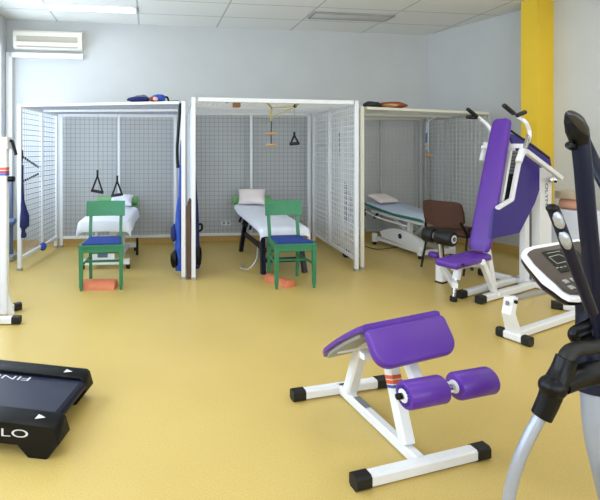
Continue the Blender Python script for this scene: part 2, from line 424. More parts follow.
cage('right cream mesh cage in the far corner behind the brown chair', R_FL, R_FR, R_BR, R_BL, 1.95, M['cage_cream'], (.5,), (.55,), (.62,), .0042, .035, wm=M['wirel'], mb_=M['cage_grey'])

# ------------------------------------------------------------------ beds
def bed_frame_dirs(foot_l, head_l):
    d = (head_l-foot_l); L = d.length; d.normalize(); return d, V((d.y, -d.x, 0)), L
def mattress(mb, o, d, w, W, sec, th):
    """sec: (distance along, z of top) sections; rounded edges"""
    rs = []
    for s, z in sec:
        p = o+d*s; r = .02
        prof = [(r, -th), (W-r, -th), (W, -th+r), (W, -r), (W-r, 0), (r, 0), (0, -r), (0, -th+r)]
        rs.append([p+w*x+Z*(z+y) for x, y in prof])
    return mb.rings(rs)
def pillow(label, c, ax, ay, az, sx, sy, sz, m=None):
    mb = MB(); n = 14; g = {}
    for side in (1, -1):
        for i in range(n+1):
            for j in range(n+1):
                u, v = i/n*2-1, j/n*2-1
                if side == -1 and (i in (0, n) or j in (0, n)): g[(side, i, j)] = g[(1, i, j)]; continue
                h = ((1-u**4)*(1-v**4))**.5; pu = 1+.10*abs(v)**3-.03; pv = 1+.10*abs(u)**3-.03
                wob = .08*math.sin(5*u+3*v)*h
                g[(side, i, j)] = mb.bm.verts.new(V(c)+V(ax)*u*sx*pu+V(ay)*v*sy*pv+V(az)*(side*h*sz*(1+wob)))
        for i in range(n):
            for j in range(n):
                q = [g[(side, i, j)], g[(side, i+1, j)], g[(side, i+1, j+1)], g[(side, i, j+1)]]
                mb.face(q if side == 1 else q[::-1])
    return centre(tag(mb.build('pillow', m or M['pillow'], sharp=60), label, 'pillow'))

# left bed
def left_bed():
    o = P(79, 0, 5.3); o.z = 0; h = V((-1.63, 6.60, 0)); d, w, L = bed_frame_dirs(o, h); W = .58
    c = o+d*L/2+w*W/2
    t = thing('therapy_bed', 'white-framed bed behind the left green chair, draped in a white sheet', 'bed', (c.x, c.y, 0))
    mattress(MB(), o, d, w, W, [(.05, .55), (.1, .58), (L*.6, .59), (L-.3, .60), (L, .66)], .08).build('mattress', M['greenv'], t)
    # sheet, hanging over the foot end and sides
    mb = MB(); rs = []
    for s, z, dr in [(.0, .47, .0), (-.02, .52, .03), (.0, .585, .05), (.12, .60, .06), (.6, .605, .05), (1.0, .61, .06), (L-.3, .625, .04)]:
        p = o+d*s
        prof = [(-.03-.01*math.sin(s*9), -.07-dr), (-.012, -.02), (.03, .0), (W/2, .012), (W-.03, .0), (W+.012, -.02), (W+.03+.01*math.sin(s*7), -.07-dr), (W+.02, -.075-dr), (W-.0, -.03), (W-.03, -.012), (W/2, 0), (.03, -.012), (0, -.03), (-.02, -.075-dr)]
        rs.append([p+w*x+Z*(z+y) for x, y in prof])
    mb.rings(rs).build('sheet', M['sheet'], t, 60)
    MB().pad(o+d*(L-.07)+w*(W/2)+Z*.70, w, d, Z, .29, .07, .055, .03).build('headrest', M['greenv'], t)
    fr = MB()
    for s in (.08, W-.08): fr.beam(o+d*.12+w*s+Z*.46, o+d*(L-.05)+w*s+Z*.46, .03, .05)
    for s in (.12, .8, L-.1): fr.beam(o+d*s+w*.07+Z*.46, o+d*s+w*(W-.07)+Z*.46, .03, .03)
    fr.build('bed_frame', M['white'], t)
    bs = MB()
    for s in (.1, L-.25): bs.beam(o+d*s+w*.02+Z*.085, o+d*s+w*(W-.0)+Z*.085, .07, .06)
    for s in (.13, W-.13): bs.beam(o+d*.1+w*s+Z*.085, o+d*(L-.25)+w*s+Z*.085, .04, .05)
    bs.build('base', M['white'], t)
    col = MB()
    col.beam(o+d*.2+w*.12+Z*.1, o+d*.65+w*.12+Z*.45, .04, .05); col.beam(o+d*.2+w*(W-.12)+Z*.1, o+d*.65+w*(W-.12)+Z*.45, .04, .05)
    col.beam(o+d*.9+w*(W/2)+Z*.08, o+d*.9+w*(W/2)+Z*.46, .12, .16); col.build('lift_column', M['white'], t)
    MB().beam(o+d*.11+w*.15+Z*.17, o+d*.11+w*(W-.18)+Z*.17, .05, .11).build('motor_box', M['white'], t)
    MB().beam(o+d*.082+w*.2+Z*.17, o+d*.082+w*(W-.26)+Z*.17, .006, .06).build('panel_sticker', M['bluegrey'], t)
    for s in (.1, L-.25):
        for x in (.02, W-.02):
            p = o+d*s+w*x
            MB().rod(p, p+Z*.055, .026, ch=.004).build('foot', M['rubber'], t)
    for x in (.12, W-.05):
        p = o+d*.45+w*(x+.1)
    p = o+d*.75+w*(W+.03)
    wh = MB(); wh.rod(p+Z*.06-w*.015, p+Z*.06+w*.015, .055, ch=.008); wh.beam(p+Z*.06, p+Z*.24, .03, .03); wh.build('caster', M['black'], t)
    pillow('white pillow at the head of the left bed, beside the green headrest', o+d*(L-.24)+w*(W*.62)+Z*.715, w, (d*.9+Z*.43).normalized(), (Z*.9-d*.43).normalized(), .15, .13, .05, M['sheet'])
left_bed()
def mid_bed():
    o = V((.585, 5.15, 0)); h = V((.345, 6.76, 0)); d, w, L = bed_frame_dirs(o, h); W = .56
    c = o+d*L/2+w*W/2
    t = thing('therapy_bed', 'black-framed bed in the middle cage behind the right green chair', 'bed', (c.x, c.y, 0))
    mattress(MB(), o, d, w, W, [(.02, .51), (.06, .53), (.5, .55), (L-.4, .58), (L, .66)], .05).build('mattress', M['greenv'], t)
    mb = MB(); rs = []
    for s, z in [(-.012, .45), (-.02, .50), (.0, .533), (.1, .545), (.5, .563), (L-.4, .592), (L-.18, .635)]:
        p = o+d*s
        prof = [(-.02, -.055), (-.012, -.02), (.03, .0), (W/2, .008), (W-.03, .0), (W+.012, -.02), (W+.02, -.055), (W+.01, -.055), (W-.0, -.025), (W-.03, -.012), (W/2, 0), (.03, -.012), (0, -.025), (-.01, -.055)]
        rs.append([p+w*x+Z*(z+y) for x, y in prof])
    mb.rings(rs).build('sheet', M['sheet'], t, 60)
    MB().pad(o+d*(L-.04)+w*(W/2)+Z*.685, w, d, Z, .30, .06, .05, .03).build('headrest', M['greenv'], t)
    fr = MB()
    for s in (.07, W-.07): fr.beam(o+d*.03+w*s+Z*.44, o+d*(L-.4)+w*s+Z*.49, .035, .05); fr.beam(o+d*(L-.4)+w*s+Z*.49, o+d*(L-.02)+w*s+Z*.57, .035, .05)
    for s in (.05, .6, 1.1): fr.beam(o+d*s+w*.07+Z*.44, o+d*s+w*(W-.07)+Z*.44, .04, .035)
    fr.build('bed_frame', M['blackmetal'], t)
    for x in (.03, W-.03):
        for s0, s1 in ((.02, .16), (1.22, 1.05)):
            MB().beam(o+d*s0+w*x, o+d*s1+w*(x*.9+W*.05)+Z*.44, .055, .065, up=d).build('leg', M['blackmetal'], t)
    st = MB()
    for x in (.06, W-.06): st.beam(o+d*.05+w*x+Z*.27, o+d*1.2+w*x+Z*.27, .035, .06)
    st.beam(o+d*.06+w*.05+Z*.15, o+d*.06+w*(W-.05)+Z*.15, .04, .05); st.build('stretcher', M['blackmetal'], t)
    mo = MB(); mo.rod(o+d*.35+w*.2+Z*.26, o+d*.95+w*.3+Z*.36, .035); mo.build('lift_motor', M['grey'], t)
    cb = MB(); cb.tube([o+d*.35+w*.05+Z*.25, o+d*.1-w*.03+Z*.16, o-w*.12+d*.1+Z*.05, o+d*.3-w*.18+Z*.012, o+d*.5-w*.1+Z*.012], .006, 8, 6); cb.build('cable', M['ropewhite'], t)
    e = MB()
    for k in range(4): e.beam(o+d*(.45+.2*k)-w*.005+Z*.50, o+d*(.42+.2*k)-w*.03+Z*.445, .03, .02)
    e.build('adjuster', M['black'], t)
    pillow('white pillow on the middle bed with the green headrest behind it', o+d*(L-.21)+w*.24+Z*.75, (w*.96-d*.25).normalized(), (d*.72+Z*.66+w*.18).normalized(), (Z*.75-d*.66).normalized(), .19, .14, .055)
mid_bed()
def right_bed():
    o = V((2.755, 5.80, 0)); h = V((2.44, 7.12, 0)); d, w, L = bed_frame_dirs(o, h); W = .58
    c = o+d*L/2+w*W/2
    t = thing('therapy_bed', 'white-framed bed with arched lift cover in the right cage', 'bed', (c.x, c.y, 0))
    mattress(MB(), o, d, w, W, [(0, .535), (.04, .54), (L-.75, .54), (L-.4, .57), (L, .61)], .055).build('mattress', M['teal'], t)
    mb = MB(); rs = []
    for s, z in [(-.01, .50), (-.012, .535), (.04, .55), (L-.75, .55), (L-.4, .58), (L-.05, .618)]:
        p = o+d*s
        prof = [(-.012, -.018), (.02, .0), (W/2, .006), (W-.02, .0), (W+.012, -.03), (W, -.03), (W-.03, -.008), (W/2, -.002), (.03, -.008), (-.002, -.02)]
        rs.append([p+w*x+Z*(z+y) for x, y in prof])
    mb.rings(rs).build('sheet', M['sheetblue'], t, 60)
    fr = MB()
    for s in (.07, W-.07): fr.beam(o+d*.05+w*s+Z*.455, o+d*(L-.1)+w*s+Z*.475, .035, .045)
    for s in (.1, .6, L-.15): fr.beam(o+d*s+w*.07+Z*.455, o+d*s+w*(W-.07)+Z*.455, .04, .03)
    fr.build('bed_frame', M['white'], t)
    # arched side cover
    a, b = .02, .98; pts = []
    for i in range(9):
        f = i/8; pts.append(o+d*(a+(b-a)*f)+w*.02+Z*(.15+.17*math.sin(math.pi*(.08+.84*f))**.8))
    pts += [o+d*(a+(b-a)*.94)+w*.02+Z*.13, o+d*(a+.06)+w*.02+Z*.10]
    arch = MB().prism(pts, w*.05).build('lift_cover', M['white'], t)
    MB().rod(o+d*.5+w*.019+Z*.225, o+d*.5+w*.012+Z*.225, .036).build('emblem', M['navy'], arch)
    bs = MB()
    bs.beam(o+d*.1+w*.06+Z*.085, o+d*1.05+w*.06+Z*.085, .05, .05); bs.beam(o+d*.1+w*(W-.1)+Z*.085, o+d*1.05+w*(W-.1)+Z*.085, .05, .05)
    bs.beam(o+d*.1+w*.02+Z*.085, o+d*.1+w*(W-.05)+Z*.085, .06, .06); bs.beam(o+d*1.05+w*-.03+Z*.085, o+d*1.05+w*(W-.05)+Z*.085, .06, .06)
    bs.build('base', M['white'], t)
    for s, x in ((.1, .03), (1.05, -.02), (.1, W-.06), (1.05, W-.06)):
        p = o+d*s+w*x; f = MB(); f.beam(p+Z*.045, p+Z*.17, .06, .06, up=d).build('foot_post', M['white'], t); MB().rod(p, p+Z*.05, .03, ch=.005).build('foot', M['rubber'], t)
    cl = MB(); cl.beam(o+d*.42+w*.12+Z*.1, o+d*.42+w*.12+Z*.45, .06, .05, up=d); cl.beam(o+d*.75+w*.35+Z*.1, o+d*.3+w*.35+Z*.45, .05, .05); cl.beam(o+d*.3+w*.2+Z*.12, o+d*.9+w*.2+Z*.45, .05, .05); cl.build('lift_column', M['white'], t)
    rl = MB(); rl.tube([o+d*1.35+w*.0+Z*.47, o+d*.9-w*.03+Z*.42, o+d*.3-w*.02+Z*.40], .012, 8, 5); rl.build('lever', M['white'], t)
    ad = MB(); ad.beam(o+d*1.33-w*.0+Z*.5, o+d*1.3-w*.02+Z*.40, .02, .02); ad.beam(o+d*1.0-w*.0+Z*.47, o+d*1.05-w*.02+Z*.40, .04, .03); ad.build('adjuster', M['black'], t)
    cb = MB(); cb.tube([o+d*.55+w*.1+Z*.07, o+d*.7-w*.2+Z*.012, o+d*1.0-w*.3+Z*.012, o+d*1.1-w*.62+Z*.012], .006, 8, 6); cb.build('cable', M['dark'], t)
    pillow('white pillow at the raised head of the right bed', o+d*(L-.2)+w*.2+Z*.68, (w*.97+d*.2).normalized(), (d*.87+Z*.30-w*.2).normalized(), (Z*.95-d*.3).normalized(), .19, .14, .045)
right_bed()

# ------------------------------------------------------------------ green chairs
def green_chair():
    t = thing('wooden_chair', '', 'chair', (0, 0, 0), 'green wooden chairs in front of the beds')
    fw, bw_, dp = .20, .165, .215
    for s in (-1, 1):
        MB().rings([[V((s*fw+x, -dp+y, z)) for x, y in ((-q, -q), (q, -q), (q, q), (-q, q))] for z, q in ((0, .011), (.03, .013), (.05, .018), (.44, .021))]).build('front_leg', M['green'], t)
        MB().rings([[V((s*bw_+x, yy+y, z)) for x, y in ((-.016, -.018), (.016, -.018), (.016, .018), (-.016, .018))] for z, yy in ((0, dp+.02), (.45, dp-.02), (.84, dp+.06))]).build('rear_leg', M['green'], t)
    a = MB()
    a.beam((-fw, -dp, .415), (fw, -dp, .415), .022, .06); a.beam((-bw_, dp-.02, .415), (bw_, dp-.02, .415), .022, .06)
    for s in (-1, 1): a.beam((s*fw, -dp, .415), (s*bw_, dp-.02, .415), .022, .06)
    a.build('apron', M['green'], t)
    q = MB(); q.rings([[V((x, y, z)) for x, y in ((-fw-.025, -dp-.025), (fw+.025, -dp-.025), (bw_+.02, dp-.03), (-bw_-.02, dp-.03))] for z in (.445, .462)]); q.build('seat', M['green'], t)
    q = MB(); q.rings([[V((x*k, y*k, z)) for x, y in ((-fw+.005, -dp+.01), (fw-.005, -dp+.01), (bw_-.0, dp-.045), (-bw_+.0, dp-.045))] for z, k in ((.4625, 1), (.474, 1.0), (.481, .95))]); q.build('seat_cushion', M['blue'], t)
    st = MB()
    for s in (-1, 1): st.beam((s*fw, -dp, .25), (s*bw_, dp, .25), .018, .025)
    st.beam((-bw_, dp-.002, .29), (bw_, dp-.002, .29), .018, .025); st.beam((-.19, -.02, .25), (.19, -.02, .25), .018, .025)
    st.build('stretcher', M['green'], t)
    rs = []
    for z, yy in ((.695, dp+.018), (.70, dp+.012), (.85, dp+.045), (.858, dp+.052)):
        r = []
        n = 10
        for i in range(n+1):
            x = -.21+.42*i/n; r.append(V((x, yy-.028+.03*(1-(x/.21)**2), z)))
        for i in range(n, -1, -1):
            x = -.21+.42*i/n; r.append(V((x, yy-.010+.03*(1-(x/.21)**2), z)))
        rs.append(r)
    MB().rings(rs).build('backrest', M['green'], t)
    return t
ch1 = green_chair(); ch1['label'] = 'green wooden chair with blue seat before the white-framed left bed'
ch2 = copy_tree(ch1); ch2['label'] = 'green wooden chair with blue seat before the black-framed middle bed'
ch1.location = (-1.135, 4.80, 0); ch1.rotation_euler = (0, 0, math.radians(7))
ch2.location = (.855, 4.86, 0); ch2.rotation_euler = (0, 0, math.radians(7))
def half_roll(a, b, r, label):
    mb = MB(); s, u = frame_of(b-a); t = (b-a).normalized(); rs = []
    for f, k in ((0, .9), (.02, 1), (.98, 1), (1, .9)):
        p = a.lerp(b, f)
        rs.append([p+s*r*k*math.cos(math.pi*i/10)*1.15+Z*(r*k*math.sin(math.pi*i/10)) for i in range(11)])
    return centre(tag(mb.rings(rs).build('bolster', M['orange'], sharp=50), label, 'bolster', 'orange half-round bolsters under the green chairs'))
half_roll(F(83.5, 287.5), F(116.5, 287.5), .085, 'orange half-round bolster lying under the left green chair')
half_roll(F(268, 279), F(291, 287.5), .07, 'orange half-round bolster lying under the right green chair')

# ------------------------------------------------------------------ brown stacking chair
def brown_chair():
    t = thing('padded_chair', 'brown padded stacking chair in front of the right bed', 'chair', (0, 0, 0))
    # faces -y
    rs = []
    for z, hw, yy in ((.53, .15, .20), (.545, .205, .205), (.60, .232, .215), (.70, .235, .235), (.80, .222, .255), (.825, .19, .26), (.832, .14, .262)):
        r = []; n = 10
        for i in range(n+1):
            x = -hw+2*hw*i/n; r.append(V((x, yy-.02+.05*(1-(x/.235)**2), z)))
        for i in range(n, -1, -1):
            x = -hw+2*hw*i/n; r.append(V((x, yy+.022+.05*(1-(x/.235)**2), z)))
        rs.append(r)
    MB().rings(rs).build('backrest', M['brown'], t, 50)
    MB().pad((0, -.03, .455), V((1, 0, 0)), V((0, 1, 0)), Z, .235, .22, .035, .03).build('seat', M['brown'], t)
    for s in (-1, 1):
        MB().tube([(s*.25, .27, 0), (s*.235, .16, .40), (s*.235, .20, .50), (s*.20, .245, .60)], .0125, 10, 5).build('rear_leg', M['black'], t)
        MB().tube([(s*.25, -.26, 0), (s*.235, -.14, .41), (s*.235, .14, .42)], .0125, 10, 5).build('front_leg', M['black'], t)
        MB().tube([(s*.245, .17, .48), (s*.265, .12, .53), (s*.27, -.12, .545), (s*.26, -.18, .50), (s*.235, -.17, .42)], .012, 10, 5).build('side_rail', M['black'], t)
    fr = MB(); fr.tube([(-.235, -.1, .415), (.235, -.1, .415)], .011); fr.tube([(-.235, .12, .415), (.235, .12, .415)], .011); fr.build('seat_frame', M['black'], t)
    a = math.radians(55); t.rotation_euler = (0, 0, math.pi-a); t.location = (2.95, 5.458, 0)
brown_chair()

# ------------------------------------------------------------------ hanging things in the cages
def triangle_handle(label, p_top, p_ring, p_bot, half, tilt, group=None, m=None, cordm=None, wood=False):
    t = thing('pull_handle', label, 'pull handle', p_bot, group)
    MB().tube([p_top, p_ring], .0025, 6).build('cord', cordm or M['grey'], t)
    e = V((math.cos(tilt), 0, math.sin(tilt)))
    a, b = p_bot-e*half, p_bot+e*half; n = p_ring.lerp(p_bot, .28)
    s = MB()
    s.tube([p_ring, n], .014, 8); s.tube([n, a], .012, 8); s.tube([n, b], .012, 8)
    s.build('strap', m or M['black'], t)
    MB().rod(a-e*.012, b+e*.012, .020, 12, .005).build('grip', m or M['foam'], t)
dH = 6.0
def roof_pt(x, d, z): return V(((x-PX)/FPX*d, d, z))
triangle_handle('left triangle handle of the black pair hanging in the left cage', roof_pt(98, dH, 1.95), P(97.5, 170, dH), P(97.3, 191.5, dH), .072, -.18, 'black triangle handles in the left cage')
triangle_handle('right triangle handle of the black pair, against the post in the left cage', roof_pt(117.5, dH, 1.95), P(117.2, 175.5, dH), P(117, 195, dH), .066, .16, 'black triangle handles in the left cage')
# middle cage
dM = 5.6
triangle_handle('small black and white triangle handle hanging right in the middle cage', roof_pt(294.5, dM, 1.985), P(294.3, 132, dM), P(294.5, 143.6, dM), .05, .08, None)
def bar_rope():
    t = thing('rope_handle', 'two small wooden bars on a black cord with yellow rope in the middle cage', 'rope handle', P(271, 145, dM))
    y1 = MB(); y1.tube([roof_pt(267, dM-.3, 1.985), P(271.5, 108, dM), P(270.5, 116, dM), P(271.5, 121, dM)], .010, 8, 5)
    y1.tube([P(271.5, 108, dM), P(284, 107, dM), P(295.5, 106, dM)], .007, 8, 4); y1.tube([P(271, 117, dM), P(284, 111.5, dM), P(295.5, 106.5, dM)], .006, 8, 4)
    y1.tube([P(295.5, 106, dM), roof_pt(299, dM-.2, 1.985)], .008, 8)
    y1.build('rope', M['rope'], t)
    MB().rod(P(295.2, 106, dM-.012), P(295.2, 106, dM+.012), .022).build('pulley', M['black'], t)
    MB().tube([P(271.5, 121, dM), P(271.2, 133, dM), P(271.2, 145, dM)], .006, 8).build('cord', M['black'], t)
    for y in (133.5, 144.8): MB().rod(P(266.3, y+.3, dM), P(276.3, y-.3, dM), .015, 12, .004).build('bar', M['wood'], t)
bar_rope()
def wood_block():
    t = thing('wooden_block', 'brown wooden block tied under the roof of the middle cage', 'block', P(236.5, 107, dM-.3))
    c = P(236.5, 103.5, dM-.3)
    MB().box(c, (.085, .07, .09), .006, .15).build('block', M['darkwood'], t)
    MB().tube([roof_pt(226, dM-.3, 1.985), P(232, 101, dM-.3), c+Z*.047, roof_pt(236.5, dM-.3, 1.987)], .006, 8, 4).build('cord', M['black'], t)
wood_block()
def white_rope():
    t = thing('rope_handle', 'white rope with wooden bars hanging in the right cage corner', 'rope handle', P(428, 156, 6.85))
    d = 6.85
    r = MB(); r.tube([roof_pt(425, d-.1, 1.935), P(428.2, 121, d), P(428, 145, d), P(429, 152, d)], .010, 8, 5); r.tube([roof_pt(436, d+.1, 1.935), P(430, 120, d), P(428.3, 122, d)], .008, 8, 5)
    r.tube([P(427.2, 122, d), P(426, 140, d), P(426.4, 149, d)], .008, 8, 4); r.build('rope', M['ropewhite'], t)
    MB().tube([P(426.6, 133, d), P(426.2, 143, d)], .013, 8).build('cord', M['bluegrey'], t)
    MB().rod(P(424.5, 155.5, d), P(433, 154.5, d), .018, 12, .005).build('bar', M['wood'], t)
    MB().rod(P(424, 145.5, d-.02), P(427.5, 145.5, d-.02), .014, 12, .004).build('bar', M['wood'], t)
white_rope()
# ropes on the left side panel of the left cage
def lp(x, y, off=-.04):                    # on the plane of the left panel
    n = (L_BL-L_FL).cross(Z).normalized()
    return on_plane(x, y, L_FL+n*off, n)
def strap_on(name, label, pts, r, m, cat):
    mb = MB(); mb.tube(pts, r, 8, 4); return centre(tag(mb.build(name, m), label, cat))
strap_on('exercise_rope', 'upper black rope stretched along the left cage side mesh', [lp(20.5, 155), lp(29, 161), lp(38, 167)], .014, M['rubber'], 'rope')
strap_on('exercise_rope', 'lower black rope stretched along the left cage side mesh', [lp(20.5, 182.5), lp(29, 178.5), lp(38, 174)], .014, M['rubber'], 'rope')
def pxw(x, d): return (x-PX)/FPX*d
def pz(y, d): return HC-(y-PY)/FPX*d
def bag(name, label, cat, d, secs, m, strap=None, sm=None, ry=.06, jit=.1, extra=None):
    """secs: (x left, x right, y) sections in the photo, at depth d"""
    prof = [(pxw((a+b)/2, d), d, pz(y, d), (b-a)/2/FPX*d, min(ry, max(.012, (b-a)/2/FPX*d*1.2))) for a, b, y in secs]
    t = thing(name, label, cat, (prof[-1][0], d, prof[-1][2]))
    MB().loft(prof, 18, jit).build('bag_body' if 'bag' in name else 'cloth', m, t, 70)
    if strap: MB().tube([P(x, y, d) for x, y in strap], .011, 8, 4).build('strap', sm or M['black'], t)
    if extra: extra(t, d)
    return t
bag('hanging_jacket', 'dark blue jacket hanging inside the side mesh of the left cage', 'jacket', 5.35,
    [(21.5, 23.5, 165), (20.8, 23.5, 180), (20.8, 24.2, 200), (20.8, 26, 208), (20.3, 28.4, 216), (20, 28.6, 226), (21, 25.5, 229), (22, 25, 231), (20.5, 26.5, 235), (21, 26, 237.5)], M['navy'], [(21.5, 165), (22.5, 155), (22, 150)], None, .09)
def pocket(t, d):
    MB().ball(P(174, 233, d), .042, .05, .10, .06).build('side_pocket', M['navy'], t); MB().ball(P(174.6, 259, d-.02), .05, .07, .10, .06).build('lower_pouch', M['black'], t)
    MB().tube([P(180.5, 103, d), P(178.3, 132, d), P(177.2, 150, d), P(177.8, 168, d)], .018, 8, 5).build('black_strap', M['black'], t)
bag('sling_bag', 'bright blue sling bag hanging on the right side of the left cage', 'bag', 5.12,
    [(179.3, 181.5, 165), (178.8, 182, 185), (178.6, 182.2, 196), (176.8, 183, 203), (175.2, 183.5, 214), (174.4, 184, 228), (175.4, 184.2, 240), (174.2, 184.5, 256), (176, 183.5, 270)], M['bluebag'], [(180.2, 165), (180.6, 150), (181.5, 140)], M['bluegrey'], .1, .14, pocket)
def pouch2(t, d):
    MB().tube([P(196, 226, d), P(201, 224, d), P(202, 229, d), P(197.5, 232, d)], .012, 8, 5).build('buckle_strap', M['black'], t)
    MB().ball(P(198, 256, d), .045, .06, .13, .06).build('lower_pouch', M['black'], t)
bag('sling_bag', 'navy sling bag hanging at the left post of the middle cage', 'bag', 5.15,
    [(193.5, 195.5, 165), (193.5, 196.8, 190), (193.5, 198.3, 205), (193.2, 199.2, 225), (193.2, 199, 240), (193.2, 200.5, 255), (193.5, 199.5, 268)], M['navy'], [(194.5, 165), (194, 150)], None, .08, .06, pouch2)
bag('sling_bag', 'dark blue sling hung in the right cage, seen through the side mesh', 'bag', 6.3,
    [(340.5, 342, 168), (341.5, 344, 180), (341, 350, 192), (340, 352, 204), (342, 351, 214), (344, 349, 222)], M['navy'], [(341, 168), (340, 150), (339.5, 132)], M['black'], .05, .1)
tag(centre(MB().ball(P(346.5, 254, 6.02), .05, .06, .06, .05).build('weight_bag', M['navy'], sharp=70)), 'dark blue weight bag on the floor between the middle and right cages', 'weight bag')
tag(centre(MB().ball(P(43, 246.5, 6.03), .045, .06, .055, .05).build('weight_bag', M['bluebag'], sharp=70)), 'small blue weight bag on the floor by the left cage side mesh', 'weight bag')
# brown board standing between the cages
bb = MB(); p0 = P(189, 0, 4.97); p0.z = 0; e = V((-.012, 1, 0)).normalized()
s_ = V((1, 0, 0))
bb.prism([p0+Z*.0+s_*.028, p0+Z*.83+s_*.028-s_*.012, p0+Z*.85-s_*.012, p0+Z*.80-s_*.032, p0+Z*.12-s_*.03, p0+Z*.0-s_*.012], e*.5)
centre(tag(bb.build('leaning_board', M['board'], smooth=False), 'narrow dark brown board standing in the gap between left and middle cage', 'board'))
# cloth on the roofs
def cloth(name, label, cat, parts, extra=None):
    t = thing(name, label, cat, parts[0][1])
    for nm, c, sx, sy, sz, m, j in parts: MB().ball(c+Z*sz*.95, sx, sy, sz, j, 20).build(nm, m, t, 70)
    if extra: extra(t)
    return t
zl = 1.975; dl = 5.15
def rp(x, d=dl, z=zl): return V((pxw(x, d), d, z))
cloth('folded_sling', 'dark blue folded sling on top of the left cage', 'sling', [('cloth', rp(139), .135, .08, .035, M['navy'], .1), ('fold', rp(141)+Z*.02, .09, .06, .033, M['bluegrey'], .12)])
def ball_extra(t):
    MB().tube([rp(163)+Z*.05, rp(167)+Z*.06, rp(169)+Z*.012, rp(172)+Z*.010, rp(178.5)+Z*.012], .012, 8, 5).build('strap', M['black'], t)
cloth('bundled_sling', 'blue and red bundled sling with a strap on top of the left cage', 'sling', [('cloth', rp(159, 5.05), .075, .07, .04, M['bluebag'], .12), ('red_fold', rp(152.7, 5.05), .04, .05, .027, M['rust'], .12), ('pink_fold', rp(155.5, 4.98), .028, .03, .022, M['peach'], .1)], ball_extra)
def rq(x, d): return V((pxw(x, d), d, 1.957))
cloth('folded_blanket', 'rust patterned folded blanket on top of the right cage', 'blanket', [('cloth', rq(391, 5.75), .205, .11, .045, M['rust'], .1), ('dark_fold', rq(372, 5.65), .11, .09, .042, M['dark'], .1), ('light_fold', rq(390, 5.66)+Z*.012, .10, .05, .022, M['wood'], .15)])

# ------------------------------------------------------------------ white machine at the left edge
def left_machine():
    cap = .058
    t = thing('weight_machine', 'white weight machine post with striped sticker at the left edge', 'exercise machine', V((-1.66, 3.86, 0)))
    d = 3.86
    a, b = P(4.5, 315, d), P(4.5, 140, d); a.z = .03
    MB().beam(a, b, .06, .06, up=(0, 1, 0), ch=.008).build('post', M['white'], t)
    hb = MB(); hb.beam(P(-22, 143.5, d), P(9.5, 143, d), .09, .10); hb.build('head_beam', M['white'], t)
    f1 = F(15, 324); f2 = F(16, 310.5)
    ft = MB(); ft.beam(V((f1.x, f1.y, .035)), V((f1.x-.5, f1.y-.02, .035)), .052, .052); ft.build('front_foot', M['white'], t)
    ft = MB(); ft.beam(V((f2.x, f2.y, .035)), V((f2.x-.32, f2.y-.25, .035)), .052, .052); ft.build('rear_foot', M['white'], t)
    gs = MB(); gs.prism([P(7.5, 291, d), P(14, 314, d+.02), P(7.5, 318, d)], (0, .02, 0)); gs.build('gusset', M['white'], t)
    for f, e in ((f1, V((1, .04, 0))), (f2, V((.79, .61, 0)))):
        MB().beam(V((f.x, f.y, .036))-e*.02, V((f.x, f.y, .036))+e*.045, cap, cap, ch=.008).build('end_cap', M['rubber'], t)
    for y0, y1, m in ((167.2, 170, 'stripeo'), (170.8, 173, 'striper'), (173.2, 175.5, 'stripeb')):
        MB().beam(P(4.5, y0, d-.003), P(4.5, y1, d-.003), .061, .06, up=(0, 1, 0), ch=.007).build('sticker_stripe', M[m], t)
    hd = MB(); hd.tube([P(9, 141, d+.03), P(12.2, 141.5, d), P(14, 148, d), P(16.2, 155, d)], .014, 10, 5); hd.build('handle', M['black'], t)
    MB().rod(P(8.2, 179, d), P(14.6, 179, d), .024, 12, .006).build('grip', M['black'], t)
    ob = MB()
    p = V((f1.x-.5, f1.y-.02, 0)); ob.beam(p+Z*.03, p+Z*1.45, .07, .07, up=(0, 1, 0), ch=.008); ob.build('outer_post', M['white'], t)
left_machine()
def left_stand():
    d = 5.9; b0 = V((pxw(17.5, d), d, 0))
    t = thing('exercise_stand', 'blue-grey padded stand on a grey floor plate beyond the left white machine', 'exercise stand', b0-V((.12, 0, 0)))
    MB().beam(b0+Z*.035, b0+Z*.035-V((.25, 0, 0)), .3, .07, ch=.01).build('base_plate', M['grey'], t)
    x = b0.x-.09
    MB().beam(V((x, d, .07)), V((x, d, pz(178, d))), .05, .05, up=(0, 1, 0)).build('post', M['bluegrey'], t)
    MB().pad((x+.02, d-.06, pz(221, d)), (1, 0, 0), (0, .9, .3), (0, -.3, .9), .07, .06, .035, .02).build('pad', M['bluegrey'], t)
left_stand()

